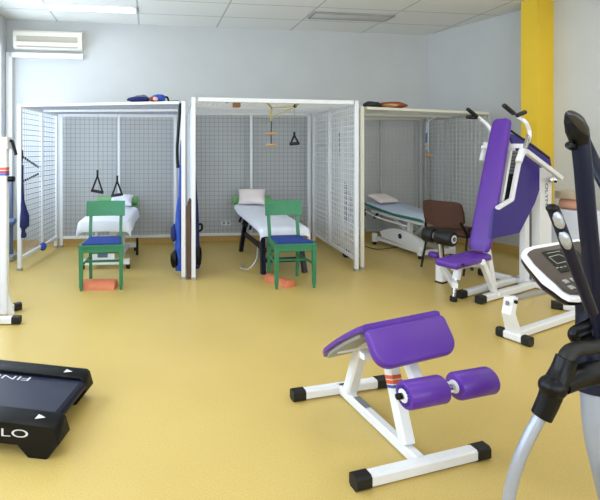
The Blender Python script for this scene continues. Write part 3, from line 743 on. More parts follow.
# ------------------------------------------------------------------ black treadmill deck, lower left
def treadmill():
    xr = -.685
    n0, n1 = 2.10, 2.60                    # near and far side depth at the floor
    t = thing('treadmill', 'black low treadmill deck with white lettering at the lower left', 'treadmill', (-.69, 2.35, 0))
    t.rotation_euler = (0, 0, math.radians(-8))
    XL = -2.15
    def rail(y0, y1, name, zt, xr):
        # side profile in x-z, extruded along y
        prof = [(XL, .07), (xr-.20, .055), (xr-.145, .0), (xr-.06, 0), (xr+.0, .075), (xr-.02, zt-.012), (xr-.035, zt), (xr-.35, zt+.012), (XL, zt+.04)]
        return MB().prism([V((x, y0, z)) for x, z in prof], (0, y1-y0, 0), .006).build(name, M['black'], t)
    r1 = rail(n0-.03, n0+.09, 'side_rail', .15, xr+.03); r2 = rail(n1-.09, n1+.02, 'side_rail', .155, xr-.03)
    dk = MB(); dk.prism([V((xr-.055, n0+.075, .10)), V((xr-.04, n0+.075, .118)), V((xr-.06, n0+.075, .138)), V((XL, n0+.075, .172)), V((XL, n0+.075, .08))], (0, n1-n0-.15, 0))
    dk.build('running_belt', M['belt'], t)
    MB().rod(V((xr-.055, n0+.08, .105)), V((xr-.055, n1-.08, .105)), .022).build('roller', M['blackmetal'], t)
    sl = .028/1.8
    ex = V((-1, 0, .03)).normalized()
    # arrows
    for y, z, rl, xr in ((n0+.03, .1515, r1, xr+.065), (n1-.04, .1565, r2, xr+.0)):
        MB().prism([V((xr-.135, y+.004, z+.003)), V((xr-.178, y+.022, z+.0048)), V((xr-.178, y-.016, z+.0048))], (0, 0, .001)).build('arrow', M['print'], rl, smooth=False)
    # side lettering and the deck lettering, which faces the far side
    text_mesh('lettering', 'FINNLO', M['print'], r1, V((xr-.52, n0-.0305, .086)), (1, 0, .02), (0, 0, 1), .052, .0005, .39)
    text_mesh('lettering', 'FINNLO', M['print'], t.children[2], V((xr-.335, n1-.11, .1462)), (-1, 0, .0242), (0, -1, 0), .055, .0015, .42)
    # front cowl with uprights, out of the frame to the left
    MB().pad((XL-.12, (n0+n1)/2, .13), (1, 0, 0), (0, 1, 0), Z, .22, .34, .13, .06).build('motor_cover', M['black'], t)
treadmill()

# ------------------------------------------------------------------ purple back bench in the foreground
def bench():
    W = V((.96, .28, 0)).normalized(); N = V((.265, -.964, 0)).normalized()   # lateral, towards the front bar
    def sp(x, y):                           # photo position on the bench's middle plane
        return on_plane(x, y, V((.77, 2.655, 0)), W_n)
    W_n = V((N.y, -N.x, 0))
    t = thing('back_extension_bench', 'white and purple back extension bench in the foreground', 'exercise bench', (.86, 2.33, 0))
    h = .052
    fl_, fr_ = F(353, 489), F(486, 456); rl, rr = F(292, 400.5), F(386, 386)
    up = lambda p: V((p.x, p.y, h/2+.004))
    def crossbar(a, b, name):
        mb = MB(); a, b = up(a), up(b); m = (a+b)/2; ts = (b-a).normalized()
        mb.beam(a+ts*.05, b-ts*.05, h, h, ch=.008); mb.build(name, M['white'], t)
        for p, s in ((a, 1), (b, -1)): MB().beam(p, p+ts*s*.075, h+.006, h+.008, ch=.010).build('end_cap', M['rubber'], t)
        return m
    mf = crossbar(fl_, fr_, 'front_crossbar'); mr = crossbar(rl, rr, 'rear_crossbar')
    b0, b1 = sp(341, 392), sp(421, 462); b0.z = b1.z = h/2+.004
    cb = MB().beam(b0, b1, h, h, ch=.008).build('centre_beam', M['white'], t)
    MB().beam(b0.lerp(b1, .24)+Z*.0305, b0.lerp(b1, .40)+Z*.0305, .04, .002, ch=0).build('type_plate', M['tagg'], cb)
    # rear post
    rp_ = MB(); a = sp(350, 392); a.z = .064; rt = sp(362, 346); rp_.beam(a, rt, .065, .06, up=N, ch=.008); rp_.build('rear_post', M['white'], t)
    fp0 = sp(407, 446); fp0.z = .06; fp1 = sp(388, 352)
    fp = MB().beam(fp0, fp1, .062, .055, up=N, ch=.008).build('front_post', M['white'], t)
    ax = (fp1-fp0).normalized()
    for f0, f1, m in ((.70, .745, 'stripeo'), (.645, .69, 'stripeo'), (.60, .635, 'stripeb')):
        MB().beam(fp0.lerp(fp1, f0), fp0.lerp(fp1, f1), .0635, .0565, up=N, ch=.008).build('sticker_stripe', M[m], fp)
    MB().beam(fp0.lerp(fp1, .12)+N*.0275, fp0.lerp(fp1, .28)+N*.0275, .022, .003, up=N, ch=0).build('type_plate', M['tagg'], fp)
    # pads
    Wt = (W+Z*.065).normalized()
    r0 = sp(402.5, 322.5)
    p1b = sp(417, 358)
    d1 = (p1b-r0).normalized(); n1 = W.cross(d1); n1 = n1 if n1.dot(N) > 0 else -n1
    L1 = (p1b-r0).length
    def roundpad(c, ax, ay, az, hx, hy, hz, r, rc):
        """pad with rounded outline corners rc and rounded rim r"""
        pts = []
        for sx, sy, a0 in ((1, 1, 0), (-1, 1, 90), (-1, -1, 180), (1, -1, 270)):
            q = rc if not isinstance(rc, tuple) else (rc[0] if sy > 0 else rc[1])
            for k in range(7):
                a = math.radians(a0+15*k); pts.append((sx*(hx-q)+q*math.cos(a), sy*(hy-q)+q*math.sin(a)))
        rs = []
        for i in range(9):
            a = math.pi*i/8; inset = r*(1-math.sin(a)); z = -hz+ (hz*2)*(1-math.cos(a))/2
            k = [(x*(1-inset/hx), y*(1-inset/hy)) for x, y in pts]; rs.append([c+ax*x+ay*y+az*z for x, y in k])
        return rs
    mb = MB(); mb.rings(roundpad(r0+d1*(L1*.52+.008)+n1*.005, Wt, d1*-1, n1, .217, L1*.55, .028, .014, (.018, .07))); mb.build('front_pad', M['purple'], t, 60)
    # thigh pad: runs from the ridge down and back, slightly arched
    c_end = r0-N*.45; c_end.z = .275
    mid = (r0+c_end)/2+Z*.035
    mb = MB(); rs = []; npt = 9; bd = []
    for i in range(npt):
        f = i/(npt-1); p = r0*(1-f)**2+mid*2*f*(1-f)+c_end*f*f
        tg = ((mid-r0)*(1-f)+(c_end-mid)*f).normalized(); nn = W.cross(tg); nn = nn if nn.z > 0 else -nn
        hw = .22-(.06*max(0, f-.8)/.2)**1.0*1.0 if f > .8 else .22
        e = 1-.5*max(0, (f-.9)/.1); th = .016*e
        sec = [(-hw+.02, -th), (hw-.02, -th), (hw, -th*.5), (hw, th*.5), (hw-.02, th), (-hw+.02, th), (-hw, th*.5), (-hw, -th*.5)]
        rs.append([p+Wt*x+nn*(y+.008) for x, y in sec])
        if 0 < i < npt-1: bd.append([p+Wt*x*(hw-.02)+nn*y for x, y in ((-1, -.022), (1, -.022), (1, -.0082), (-1, -.0082))])
    mb.rings(rs).build('thigh_pad', M['purple'], t, 60)
    MB().rings(bd).build('pad_board', M['grey'], t, 60)
    bk = MB(); bk.beam(r0-N*.33+Z*-.25, r0-N*.03-Z*.085, .10, .03)
    bk.beam(rt-W*.16-Z*.0, rt+W*.16, .04, .03); bk.beam(fp1-W*.15, fp1+W*.15, .04, .03); bk.build('pad_bracket', M['white'], t)
    MB().rod(rt-W*.16, rt-W*.195, .016, ch=.004).build('knob', M['black'], t)
    ro = sp(448.5, 387.5)
    arm = MB(); a0, a1 = sp(404, 350), sp(420, 388); arm.beam(a0, a1, .055, .045, up=N, ch=.006); arm.beam(a1-(a1-a0)*.08, ro, .04, .04, up=Z, ch=.004); arm.build('roller_arm', M['white'], t)
    a = MB(); a.rod(ro-W*.245, ro+W*.235, .012); a.build('axle', M['steel'], t)
    for s in (-1, 1):
        c0, c1 = ro+W*s*.03, ro+W*s*.222
        rl_ = MB().rod(c0, c1, .054, 28, .012).build('foam_roller', M['purple'], t)
        MB().rod(c1, c1+W*s*.004, .026, 16).build('end_disc', M['white'], rl_); MB().rod(c0, c0-W*s*.004, .026, 16).build('end_disc', M['white'], rl_)
        # gathered stitching around the ends
        g = MB()
        for k in range(16):
            an = k*2*math.pi/16; dv = (Z*math.cos(an)+N*math.sin(an)); g.beam(c1+dv*.029+W*s*.001, c1+dv*.041-W*s*.0005, .005, .006, up=W, ch=.001)
        g.build('gather', M['indigo'], rl_)
    MB().rod(ro-W*.227, ro-W*.255, .012, ch=.003).build('axle_knob', M['black'], t)
bench()

# ------------------------------------------------------------------ the purple press and leg machine
def press_machine():
    g0, g1 = F(464, 298.5), F(476, 303.5)
    O = (g0+g1)/2
    U = V((.87, .49, 0)).normalized(); Vv = V((-U.y, U.x, 0))
    t = thing('chest_press_machine', 'white and purple seated press machine in front of the yellow column', 'exercise machine', (O.x, O.y, 0))
    def mp(x, y, b=0.): return on_plane(x, y, O+Vv*b, Vv)
    def mk(a, b, z): return O+U*a+Vv*b+Z*z
    # base beams
    for b in (-.09, .09):
        MB().beam(mk(.03, b, .04), mk(1.3, b, .04), .06, .06, ch=.008).build('base_beam', M['white'], t)
        MB().beam(mk(-.02, b, .038), mk(.06, b, .038), .068, .07, ch=.010).build('end_cap', M['rubber'], t)
    MB().beam(mk(.98, .42, .04), mk(.98, -.16, .04), .06, .06, ch=.008).build('cross_beam', M['white'], t)
    MB().beam(mk(.98, .47, .038), mk(.98, .40, .038), .068, .07, ch=.01).build('end_cap', M['rubber'], t)
    # seat
    s0, s1 = mp(445, 257), mp(481, 252)
    s0.z = s1.z-.02
    d = (s1-s0).normalized(); n = Vv.cross(d); n = n if n.z > 0 else -n
    MB().pad((s0+s1)/2-n*.03, d, Vv, n, (s1-s0).length/2, .11, .033, .028, 4).build('seat', M['purple'], t)
    sf = MB(); sf.beam(s0+d*.12-n*.085, s1+d*.02-n*.085, .05, .04); sf.build('seat_frame', M['white'], t)
    # seat post with steel stem
    a = mp(459, 266, .07); b = mp(453.5, 290, .07)
    MB().beam(a+Z*.03, a.lerp(b, .55), .055, .055, up=U, ch=.006).build('seat_post', M['white'], t)
    b.z = max(b.z, .03); MB().rod(a.lerp(b, .5), V((b.x, b.y, .03)), .021).build('steel_stem', M['steel'], t)
    MB().rod(V((b.x, b.y, 0)), V((b.x, b.y, .05)), .032, ch=.006).build('foot', M['rubber'], t)
    kn = MB(); kn.rod(mp(463, 265, -.12), mp(463, 265, -.02), .014); kn.rod(mp(472, 269, -.14), mp(472, 269, -.02), .016); kn.build('adjuster_knob', M['black'], t)
    # inclined supports from the beams to the seat back
    for b in (-.09, .09):
        MB().beam(mp(496, 296, b), mp(482, 262, b), .05, .05, up=U, ch=.006).build('support_leg', M['white'], t)
    q = MB(); q.beam(a+Z*.02, mp(484, 264, 0), .05, .05, ch=.006); q.beam(mp(482, 262, -.11), mp(482, 262, .11), .05, .05, ch=.006); q.beam(mp(497, 294, -.11), mp(497, 294, .11), .05, .03, ch=.006); q.build('seat_brace', M['white'], t)
    # back pad
    p0, p1 = mp(479, 251), mp(502.5, 119.5)
    d = (p1-p0).normalized(); n = Vv.cross(d); n = n if n.dot(U) < 0 else -n
    mb = MB(); hw = .135
    hw = .10; L = (p1-p0).length; rs = []
    for f, k in ((0, .75), (.012, .88), (.035, .97), (.07, 1), (.5, 1), (.93, .9), (.975, .86), (.992, .76), (1, .62)):
        c = p0+d*L*f; w = hw*k; th = .035*(1 if .03 < f < .97 else .75)
        sec = []
        for sx, sy, a0 in ((1, 1, 0), (-1, 1, 90), (-1, -1, 180), (1, -1, 270)):
            for kk in range(5):
                an = math.radians(a0+22.5*kk); r = .03*(th/.035)
                sec.append((sx*(w-r)+r*math.cos(an), sy*(th-r)+r*math.sin(an)))
        rs.append([c+Vv*x+n*y for x, y in sec])
    mb.rings(rs).build('back_pad', M['purple'], t, 60)
    bp = MB(); bp.beam(p0-n*.055+d*.02, p1-n*.055-d*.1, .05, .035, up=n, ch=.006); bp.build('back_frame', M['black'], t)
    # lower mast
    m0 = mp(493, 297); m0.z = .05
    MB().beam(m0, p0-n*.08+d*.1, .06, .06, up=U, ch=.008).build('mast', M['white'], t)
    # leg rollers
    r0, r1 = mp(446, 240, 0), None
    axis = V((.40, -.917, 0)).normalized()
    ce = P(437.5, 236.5, 4.95)
    pl, pr = P(425, 233.5, 5.02), P(454, 239.5, 4.72)
    ax = (pr-pl).normalized(); mid = pl.lerp(pr, .40)
    for u, v in ((pl, mid-ax*.012), (mid+ax*.012, pr)):
        rl_ = MB().rod(u, v, .082, 24, .018).build('foam_roller', M['foam'], t)
        MB().rod(v, v+ax*.003, .045, 18).build('end_disc', M['white'], rl_); MB().rod(u-ax*.003, u, .045, 18).build('end_disc', M['white'], rl_)
        e = MB(); e.rod(v+ax*.003, v+ax*.008, .022, 14); e.build('hub', M['black'], rl_)
    MB().rod(pl-ax*.02, pr+ax*.02, .014).build('axle', M['steel'], t)
    st = P(441, 258, 4.86); MB().rod(mid.lerp(pr, .15), V((st.x, st.y, st.z)), .022).build('roller_stem', M['steel'], t)
    fo = F(439.5, 275); fo = V((st.x, st.y, 0))
    MB().beam(fo+Z*.012, fo+Z*.24, .085, .085, up=U, ch=.010).build('front_post', M['white'], t)
    MB().beam(fo, fo+Z*.018, .09, .09, up=U, ch=.003).build('foot', M['rubber'], t)
    q = MB(); q.beam(fo+Z*.18, V((s0.x, s0.y, .18))+U*.15, .05, .05); q.build('front_link', M['white'], t)
    MB().pad(P(434, 255, 4.95), ax, U, Z, .06, .04, .035, .03).build('shin_pad', M['purple'], t)
    # side shields
    A = [(526.5, 156), (539.5, 166.5), (539.5, 190), (535, 203), (519.5, 233), (493, 238.5), (491, 238), (493.5, 211), (497, 208.5), (511.5, 200), (519, 160)]
    bA = -.12
    MB().prism([mp(x, y, bA) for x, y in A], Vv*.02).build('shield', M['indigo'], t, smooth=False)
    B = [(509, 133), (526, 139), (550, 157), (551.5, 166), (541, 171), (528, 163), (516, 152)]
    MB().prism([mp(x, y, .10) for x, y in B], Vv*.02).build('rear_shield', M['indigo'], t, smooth=False)
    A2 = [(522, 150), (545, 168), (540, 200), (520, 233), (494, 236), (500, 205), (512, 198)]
    MB().prism([mp(x, y, .12) for x, y in A2], Vv*.02).build('inner_shield', M['dark'], t, smooth=False)  # dark sheet standing in for the shaded gap inside the machine
    ed = MB()
    e = [mp(x, y, bA-.012) for x, y in ((519.5, 158), (511.5, 199.5), (497.5, 208))]
    for a, b in zip(e[:-1], e[1:]): ed.beam(a, b, .03, .04, up=Vv, ch=.004)
    e = [mp(x, y, bA+.05) for x, y in ((510.5, 150), (501.5, 203))]
    ed.beam(e[0], e[1], .03, .03, up=Vv, ch=.004)
    ed.build('shield_frame', M['white'], t)
    ws = MB()
    for k in range(7): ws.pad(mp(511, 152+3.4*k, 0.02)+U*.02, U, Vv, Z, .07, .09, .014, .004, 2)
    ws.build('weight_stack', M['grey'], t)
    # white column with the maker's lettering
    c0, c1 = mp(540, 168.5, -.10), mp(551.5, 168.5, -.10)
    cc = MB(); w2 = (c1-c0).dot(U)
    base = V((c0.x, c0.y, 0)); top = c0.z
    q = [base, base+U*w2, base+U*w2+Vv*.2, base+Vv*.2]
    col = cc.prism(q, Z*top).build('column', M['white'], t, smooth=False)
    fa = mp(545.1, 183, -.1005)
    text_mesh('lettering', 'OLYMP', M['darkprint'], col, fa, -Z, U, .085, .002, (fa.z-mp(545, 209.5, -.1005).z))
    # slotted guide posts below the shield
    gp = MB(); x0, x1 = mp(523, 240, -.02), mp(528, 240, -.02)
    for xx in (524.5, 536): 
        pt = mp(xx, 240, 0); gp.beam(V((pt.x, pt.y, .05)), V((pt.x, pt.y, .95)), .06, .08, up=U, ch=.006)
    gp.build('guide_post', M['white'], t)
    pt = mp(530.5, 250, 0); MB().beam(V((pt.x, pt.y, .06)), V((pt.x, pt.y, .9)), .05, .05, up=U, ch=.004).build('guide_rail', M['tagg'], t)
    # press arms with grips
    bl = .42; br = -.30
    def grip(a, b, r=.021): MB().rod(a, b, r, 12, .006).build('grip', M['foam'], t)
    # far (left) arm
    f1 = MB(); f1.tube([mp(476, 116, bl), mp(481, 119.5, bl), mp(489, 127, bl-.1), mp(500, 146, bl-.25), mp(514, 150, 0)], .019, 10, 6); f1.build('press_arm', M['white'], t)
    grip(mp(467.5, 109, bl), mp(477, 116.5, bl)); grip(mp(466.5, 117, bl+.06), mp(477, 117.5, bl))
    f2 = MB(); f2.beam(mp(486, 143, .25), mp(481.5, 161, .25), .045, .045, up=U, ch=.01); f2.beam(mp(481, 147, .25), mp(512, 146, 0), .035, .035); f2.build('side_handle', M['white'], t)
    MB().rod(mp(480.3, 146.3, .27), mp(483, 146.3, .25), .018).build('knob', M['black'], t)
    # near (right) arm
    f3 = MB(); f3.tube([mp(518, 117, br+.06), mp(525, 121.5, br), mp(529, 130, br), mp(529.2, 138, br), mp(526, 145, br+.1)], .017, 10, 6); f3.build('press_arm', M['white'], t)
    grip(mp(503.8, 105.2, br+.08), mp(513.8, 113.6, br+.08)); grip(mp(517, 115.5, br+.02), mp(525.3, 112, br))
    MB().beam(mp(529, 134, br), mp(525, 148, br), .03, .03, up=U).build('sleeve', M['steel'], t)
    f4 = MB(); f4.beam(mp(508, 146, -.05), mp(525, 146, -.2), .045, .045); f4.beam(mp(524, 146, -.22), mp(518.5, 162, -.22), .05, .05, up=U, ch=.01); f4.build('side_handle', M['white'], t)
    lv = MB(); lv.beam(mp(526, 151.5, -.2), mp(561, 178, -.2), .045, .045, ch=.006); lv.build('lever', M['white'], t)
    l2 = MB(); l2.tube([mp(511, 131, -.05), mp(527, 142, -.05), mp(549, 158, -.02)], .012, 8); l2.build('cable', M['black'], t)
    pv = MB(); pv.rod(mp(553.5, 180, -.24), mp(553.5, 180, -.1), .03, 14, .005); pv.build('pivot', M['steel'], t)
    MB().rod(mp(555.5, 181.5, -.26), mp(555.5, 181.5, -.24), .014).build('bolt', M['black'], t)
    up_ = MB(); u0 = mp(512, 235, 0); up_.beam(mp(505, 205, 0.02), mp(516, 150, 0.02), .06, .06, up=U, ch=.006); up_.build('upright', M['black'], t)
press_machine()

# ------------------------------------------------------------------ low white stand behind the console
def low_stand():
    f0, f1 = F(498, 335), F(531.5, 347)
    mid = f0.lerp(f1, .42); t = thing('low_machine_frame', 'low white machine frame with a steel rod behind the console', 'exercise machine', (mid.x, mid.y, 0))
    e = (f1-f0).normalized()
    MB().beam(f0+Z*.035+e*.03, f1+Z*.035-e*.03, .06, .055, ch=.008).build('front_foot', M['white'], t)
    for a, b in ((f0, f0+e*.055), (f1-e*.055, f1)): MB().beam(a+Z*.035, b+Z*.035, .068, .066, ch=.012).build('end_cap', M['rubber'], t)
    p = MB(); w = V((e.y, -e.x, 0))
    b0 = F(513.5, 331.5, .06); k = P(508.5, 313, b0.y-.03); tp = P(511, 297, b0.y+.03)
    p.rings([[q+e*x*hw+w*y*.03 for x, y in ((-1, -1), (1, -1), (1, 1), (-1, 1))] for q, hw in ((b0, .042), (k, .034), (tp, .034))]); pp_ = p.build('post', M['white'], t)
    MB().pad(P(507.3, 303, b0.y-.02), e, w, Z, .010, .01, .016, .004, 2).build('emblem', M['tagg'], pp_)
    MB().rod(P(516, 302, b0.y-.03), P(516, 302, b0.y+.02), .014).build('bolt', M['black'], t)
    r = P(549, 291, 3.62); MB().rod(P(514, 298.5, tp.y), P(560, 288.5, 3.75), .024).build('steel_rod', M['steel'], t)
    g = F(576, 319); MB().beam(V((b0.x, b0.y, .035)), V((g.x+.25, g.y+.14, .035)), .06, .055, ch=.008).build('base_beam', M['white'], t)
    c0 = F(551, 308); c1 = V((g.x+.22, g.y+.10, 0))
    e2 = (c1-c0).normalized()
    MB().beam(c0+Z*.035+e2*.03, c1+Z*.035, .06, .055, ch=.008).build('rear_foot', M['white'], t)
    MB().beam(c0+Z*.036, c0+e2*.085+Z*.036, .07, .066, ch=.012).build('end_cap', M['rubber'], t)
    q = V((g.x+.22, g.y+.12, .06)); MB().beam(q, q+Z*.34, .06, .06, up=e).build('rear_post', M['white'], t)
    
low_stand()

# ------------------------------------------------------------------ elliptical trainer, right foreground
def elliptical():
    t = thing('elliptical_trainer', 'black elliptical trainer with tilted console at the right edge', 'elliptical trainer', (1.35, 1.5, 0))
    # moving handle in front
    h = MB(); h.tube([P(579.8, 137, 1.36), P(583.3, 170, 1.37), P(590.5, 250, 1.40), P(603, 340, 1.44)], [.0235, .0235, .024, .025], 20, 6); h.build('swing_arm', M['blackmetal'], t)
    g = MB(); g.tube([P(580, 143, 1.362), P(577, 130, 1.355), P(572.5, 119, 1.35), P(568, 112.5, 1.345)], [.0240, .0295, .0225, .008], 20, 6)
    g.build('hand_grip', M['black'], t)
    gc = MB(); gc.tube([P(567.5, 112, 1.338), P(572, 114.5, 1.33), P(578, 120, 1.33), P(583.5, 130, 1.335), P(585, 138, 1.345)], [.006, .012, .015, .014, .005], 16, 6); gc.build('grip_cap', mat('grip_cap', srgb(58, 55, 54), .3, .4, noise=.03), t)
    MB().rod(P(568.5, 144.5, 1.35), P(573, 147.5, 1.36), .012, 10, .004).build('lug', M['black'], t)
    b2 = MB(); b2.tube([P(578, 128, 2.0), P(591, 157, 1.95), P(612, 196, 1.85), P(640, 260, 1.75), P(640, 360, 1.6)], .026, 14, 5); b2.build('far_swing_arm', M['blackmetal'], t)
    # fixed pulse handle
    ph = MB(); ph.tube([P(553.5, 210, 1.28), P(560, 226, 1.28), P(566.5, 244, 1.285), P(577, 272, 1.31), P(592, 312, 1.36)], [.0155, .016, .016, .0155, .0155], 16, 5); pho = ph.build('pulse_handle', M['blackmetal'], t)
    MB().ball(P(552.7, 208.5, 1.28), .0168, .0168, .014).build('end_cap', M['black'], pho)
    for (x0, y0, x1, y1) in ((555.6, 211.5, 562.0, 229.5), (562.4, 231.5, 568.6, 248)):
        MB().tube([P(x0-.6, y0, 1.272), P(x0*.7+x1*.3-.4, y0*.7+y1*.3, 1.272), P(x0*.3+x1*.7-.4, y0*.3+y1*.7, 1.273), P(x1-.6, y1, 1.277)], [.007, .0125, .0125, .007], 14, 5).build('pulse_sensor', M['silver_plate'], pho)
    # console
    a, b, c = P(521, 258, 1.62), P(575, 240, 1.70), P(578, 301, 1.42)
    n = (b-a).cross(c-a).normalized(); n = n if n.z > 0 else -n
    def cp(x, y, off=0.): return on_plane(x, y, a+n*off, n)
    O1 = [(521.5, 255), (522.5, 251), (526, 248), (534, 245.5), (578, 238.6), (592, 241), (600, 252), (603, 275), (600, 290), (592, 296.5), (580, 299.5), (570, 299), (563, 295.5), (556, 290), (543, 281), (530, 266)]
    O2 = [(527, 254.5), (529, 251.5), (534, 249), (578, 241.2), (590, 243.5), (597, 253), (600, 275), (597, 288), (590, 293), (579, 295.2), (570, 294.8), (563, 291.5), (556, 284.5), (547, 276.5), (535, 265)]
    rim = MB(); cen = sum((cp(x, y) for x, y in O1), V())/len(O1)
    rs = []
    for off, k in ((-.014, .98), (-.012, 1.0), (-.004, 1.0), (0, .99), (.001, .975)):
        rs.append([cen+(cp(x, y)-cen)*k+n*off for x, y in O1])
    con = rim.rings(rs).build('console', M['white'], t, 30)
    lo = MB(); lo.rings([[cen+(cp(x, y)-cen)*k+n*off for x, y in O1] for off, k in ((-.065, .55), (-.048, .84), (-.028, .96), (-.0135, .985))]); lo.build('console_housing', M['black'], t, 30)
    fc = MB(); fc.rings([[cp(x, y, off) for x, y in O2] for off in (0, .0045)]); fc.build('console_face', M['taupe'], con)
    S = [(541.5, 252.3), (572, 247.3), (592, 263), (590, 267.5), (561, 272.8)]
    sc = MB().prism([cp(x, y, .005) for x, y in S], n*.002).build('screen', M['screen'], con, smooth=False)
    mk = MB()
    def seg(x0, y0, x1, y1, w=.0025): mk.beam(cp(x0, y0, .0075), cp(x1, y1, .0075), w, .0008, up=n, ch=0)
    seg(549, 257, 559, 254.5); seg(559, 254.5, 568, 258); seg(549, 257, 557, 263.5); seg(557, 263.5, 569, 261); seg(547, 253.5, 560, 251); seg(562, 251.5, 570, 250)
    for k in range(5): seg(556+4*k, 268-.7*k, 558.5+4*k, 267.6-.7*k, .004)
    seg(572, 256, 577, 262); mk.build('display_marks', M['lcd'], sc, smooth=False)
    kp = MB().prism([cp(x, y, .005) for x, y in ((555, 279), (585, 273.5), (592, 280), (591, 291), (573, 293.5), (563, 289))], n*.0012).build('keypad', mat('keypad_taupe', srgb(78, 70, 66), .4, noise=.03), con, smooth=False)
    bt = 0
    for (x, y) in ((566, 281.5), (573.5, 279.8), (580.5, 278.5), (571.5, 287.3), (579.5, 285.3), (587, 283.5)):
        e1 = (cp(x+3, y-.6, .0065)-cp(x, y, .0065)); e2 = (cp(x+1.3, y+2.2, .0065)-cp(x, y, .0065)); e1.normalize(); e2 = (e2-e1*e2.dot(e1)).normalized()
        MB().pad(cp(x, y, .009), e1, e2, n, .0088, .0085, .003, .002, 2).build('button', M['button'], con)
    # mast below the console
    m = MB(); m.tube([cen-n*.05, P(588, 300, 1.56), P(589, 345, 1.54), P(590, 392, 1.52)], [.05, .042, .040, .040], 18, 4); m.build('mast', M['blackmetal'], t)
    ct = MB(); ct.tube([P(600, 318, 1.46), P(585, 326, 1.46), P(575, 331, 1.47), P(573.5, 337, 1.47), P(580, 341.5, 1.48), P(600, 333, 1.47)], .015, 12, 5); ct.build('bottle_cage', M['black'], t)
    gm = MB(); pts = [P(593, 388, 1.52), P(597, 430, 1.5), P(606, 470, 1.48), P(620, 520, 1.47), P(640, 560, 1.47)]
    pts[-1].z = .06
    gm.tube(pts, [.036, .038, .04, .042, .042], 18, 6); gm.build('lower_mast', M['silver'], t)
    # pivot joint and link
    ar = MB(); ar.tube([P(640, 338, 1.40), P(600, 346, 1.39), P(577, 349, 1.37), P(568, 354, 1.36), P(564.5, 364, 1.35)], [.020, .020, .021, .021, .020], 14, 6); ar.build('swing_arm_foot', M['rubber'], t)
    nk = MB(); nk.tube([P(566.5, 358, 1.35), P(562, 372, 1.35), P(556, 384, 1.345)], [.027, .030, .032], 16, 3); nk.tube([P(598, 372, 1.45), P(578, 376, 1.38), P(560, 384, 1.345)], [.036, .034, .030], 16, 4); nk.build('pivot_housing', M['black'], t)
    MB().ball(P(552.5, 387, 1.34), .036, .036, .033, 0, 24).build('pivot_ball', M['black'], t)
    MB().tube([P(553, 389, 1.34), P(548, 402, 1.345), P(541.5, 416, 1.35)], [.030, .0285, .0275], 18).build('sleeve', M['black'], t)
    lk = MB(); pts = [P(542.5, 413, 1.35), P(531, 433, 1.352), P(519, 460, 1.355), P(510, 492, 1.36), P(506, 530, 1.36), P(506, 565, 1.36)]
    pts[-1].z = .17
    lk.tube(pts, .0165, 16, 6); lk.build('pedal_link', M['silver'], t)
    e = pts[-1]
    MB().box((e.x+.02, e.y-.0, .14), (.16, .34, .04), .015, .3).build('pedal', M['black'], t)
    bs = MB(); bs.beam(V((e.x-.05, e.y, .05)), V((pts[0].x+1.0, 1.5, .05)), .08, .08); bs.build('base_beam', M['silver'], t)
    for x in (e.x-.05, pts[0].x+.85): MB().beam(V((x, e.y-.28, .035)), V((x, e.y+.28, .035)), .07, .07, ch=.012).build('stabiliser', M['black'], t)
    bx = MB(); bx.rod(V((pts[0].x+.75, 1.42, .42)), V((pts[0].x+.75, 1.60, .42)), .30, 32, .03); bx.build('flywheel_cover', M['black'], t)
elliptical()

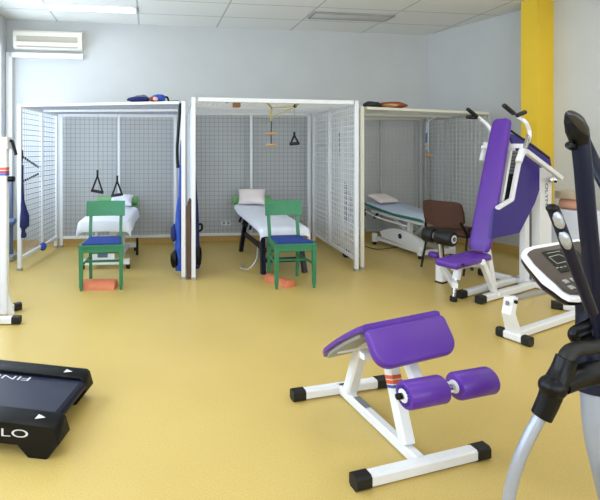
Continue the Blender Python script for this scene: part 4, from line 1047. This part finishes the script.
# ------------------------------------------------------------------ made-up draped trolley standing in for an unreadable blur, half hidden behind the elliptical
def trolley():
    d = 4.95; c = V((pxw(575, d), d, 0)); r = math.atan2(rd.y, rd.x)
    t = thing('draped_trolley', 'white cloth-draped trolley against the right wall behind the elliptical trainer', 'trolley', c)
    mb = MB(); rs = []
    for z, k in ((.02, 1.10), (.3, 1.06), (.6, 1.02), (.75, 1.0), (.772, .97)):
        row = []
        for i in range(40):
            a = 2*math.pi*i/40; sx, sy = .20*k, .16*k
            cx = abs(math.cos(a))**.35*math.copysign(1, math.cos(a)); cy = abs(math.sin(a))**.35*math.copysign(1, math.sin(a))
            w = 1+.03*math.sin(9*a)*max(0, (.75-z))/.75
            p = V((cx*sx*w, cy*sy*w, 0)); row.append(c+rd*p.x+nr*p.y+Z*z)
        rs.append(row)
    mb.rings(rs).build('cloth', M['sheet'], t, 60)
    for sx, sy in ((1, 1), (1, -1), (-1, 1), (-1, -1)):
        p = c+rd*.15*sx+nr*.11*sy; MB().rod(p, p+Z*.74, .014).build('leg', M['steel'], t)
    tw = MB(); q = c-rd*.02+Z*.832; tw.rod(q-rd*.12, q+rd*.10, .058, 18, .02)
    tag(centre(tw.build('rolled_towel', M['peach'], sharp=60)), 'peach rolled towel lying on the white draped trolley', 'towel', None)
    bx = MB().box(c-rd*.03+Z*.935, (.24, .20, .085), .008, r).build('storage_box', M['beige'])
    tag(centre(bx), 'beige box resting on the peach towel roll on the trolley', 'box')
trolley()

# ------------------------------------------------------------------ light
w = bpy.data.worlds.new('sky'); bpy.context.scene.world = w; w.use_nodes = True
bg = w.node_tree.nodes['Background']; bg.inputs[0].default_value = (.80, .90, 1.0, 1); bg.inputs[1].default_value = 3.0
def daylight(name, a, t, out, hole, power, col):
    s0, s1, z0, z1 = hole; l = bpy.data.lights.new(name, 'AREA'); l.shape = 'RECTANGLE'; l.size = s1-s0; l.size_y = z1-z0; l.energy = power; l.color = col
    o = bpy.data.objects.new(name, l); C.objects.link(o); o.location = a+t*(s0+s1)/2+out*.25+Z*(z0+z1)/2
    o.rotation_euler = (-out).to_track_quat('-Z', 'Z').to_euler()
for h in lh: daylight('window_daylight', A0, ld, nl, h, 118, (.80, .90, 1.0))
for h in fh: daylight('window_daylight', D0, td, nt_, h, 90, (1.0, .985, .96))  # fill light through the added rear windows
sc = bpy.context.scene
# added unseen fill lamps under the ceiling, over the near half of the room
for (x, y) in ((-.9, 3.2), (1.9, 3.5), (-.7, .6), (2.0, .9), (4.4, 1.6), (4.2, 4.0)):
    l = bpy.data.lights.new('ceiling_lamp', 'AREA'); l.shape = 'RECTANGLE'; l.size = 1.15; l.size_y = .25; l.energy = 16; l.color = (1, .97, .92)
    o = bpy.data.objects.new('ceiling_lamp', l); C.objects.link(o); o.location = (x, y, HT-.02); o.rotation_euler = (0, 0, WANG)
sc.view_settings.view_transform = 'Standard'; sc.view_settings.look = 'None'; sc.view_settings.gamma = 1.0; sc.view_settings.use_curve_mapping = False
sc.view_settings.exposure = -0.47
sc.cycles.use_denoising = True
sc.cycles.max_bounces = 8; sc.cycles.transparent_max_bounces = 12
sc.cycles.sample_clamp_indirect = 8
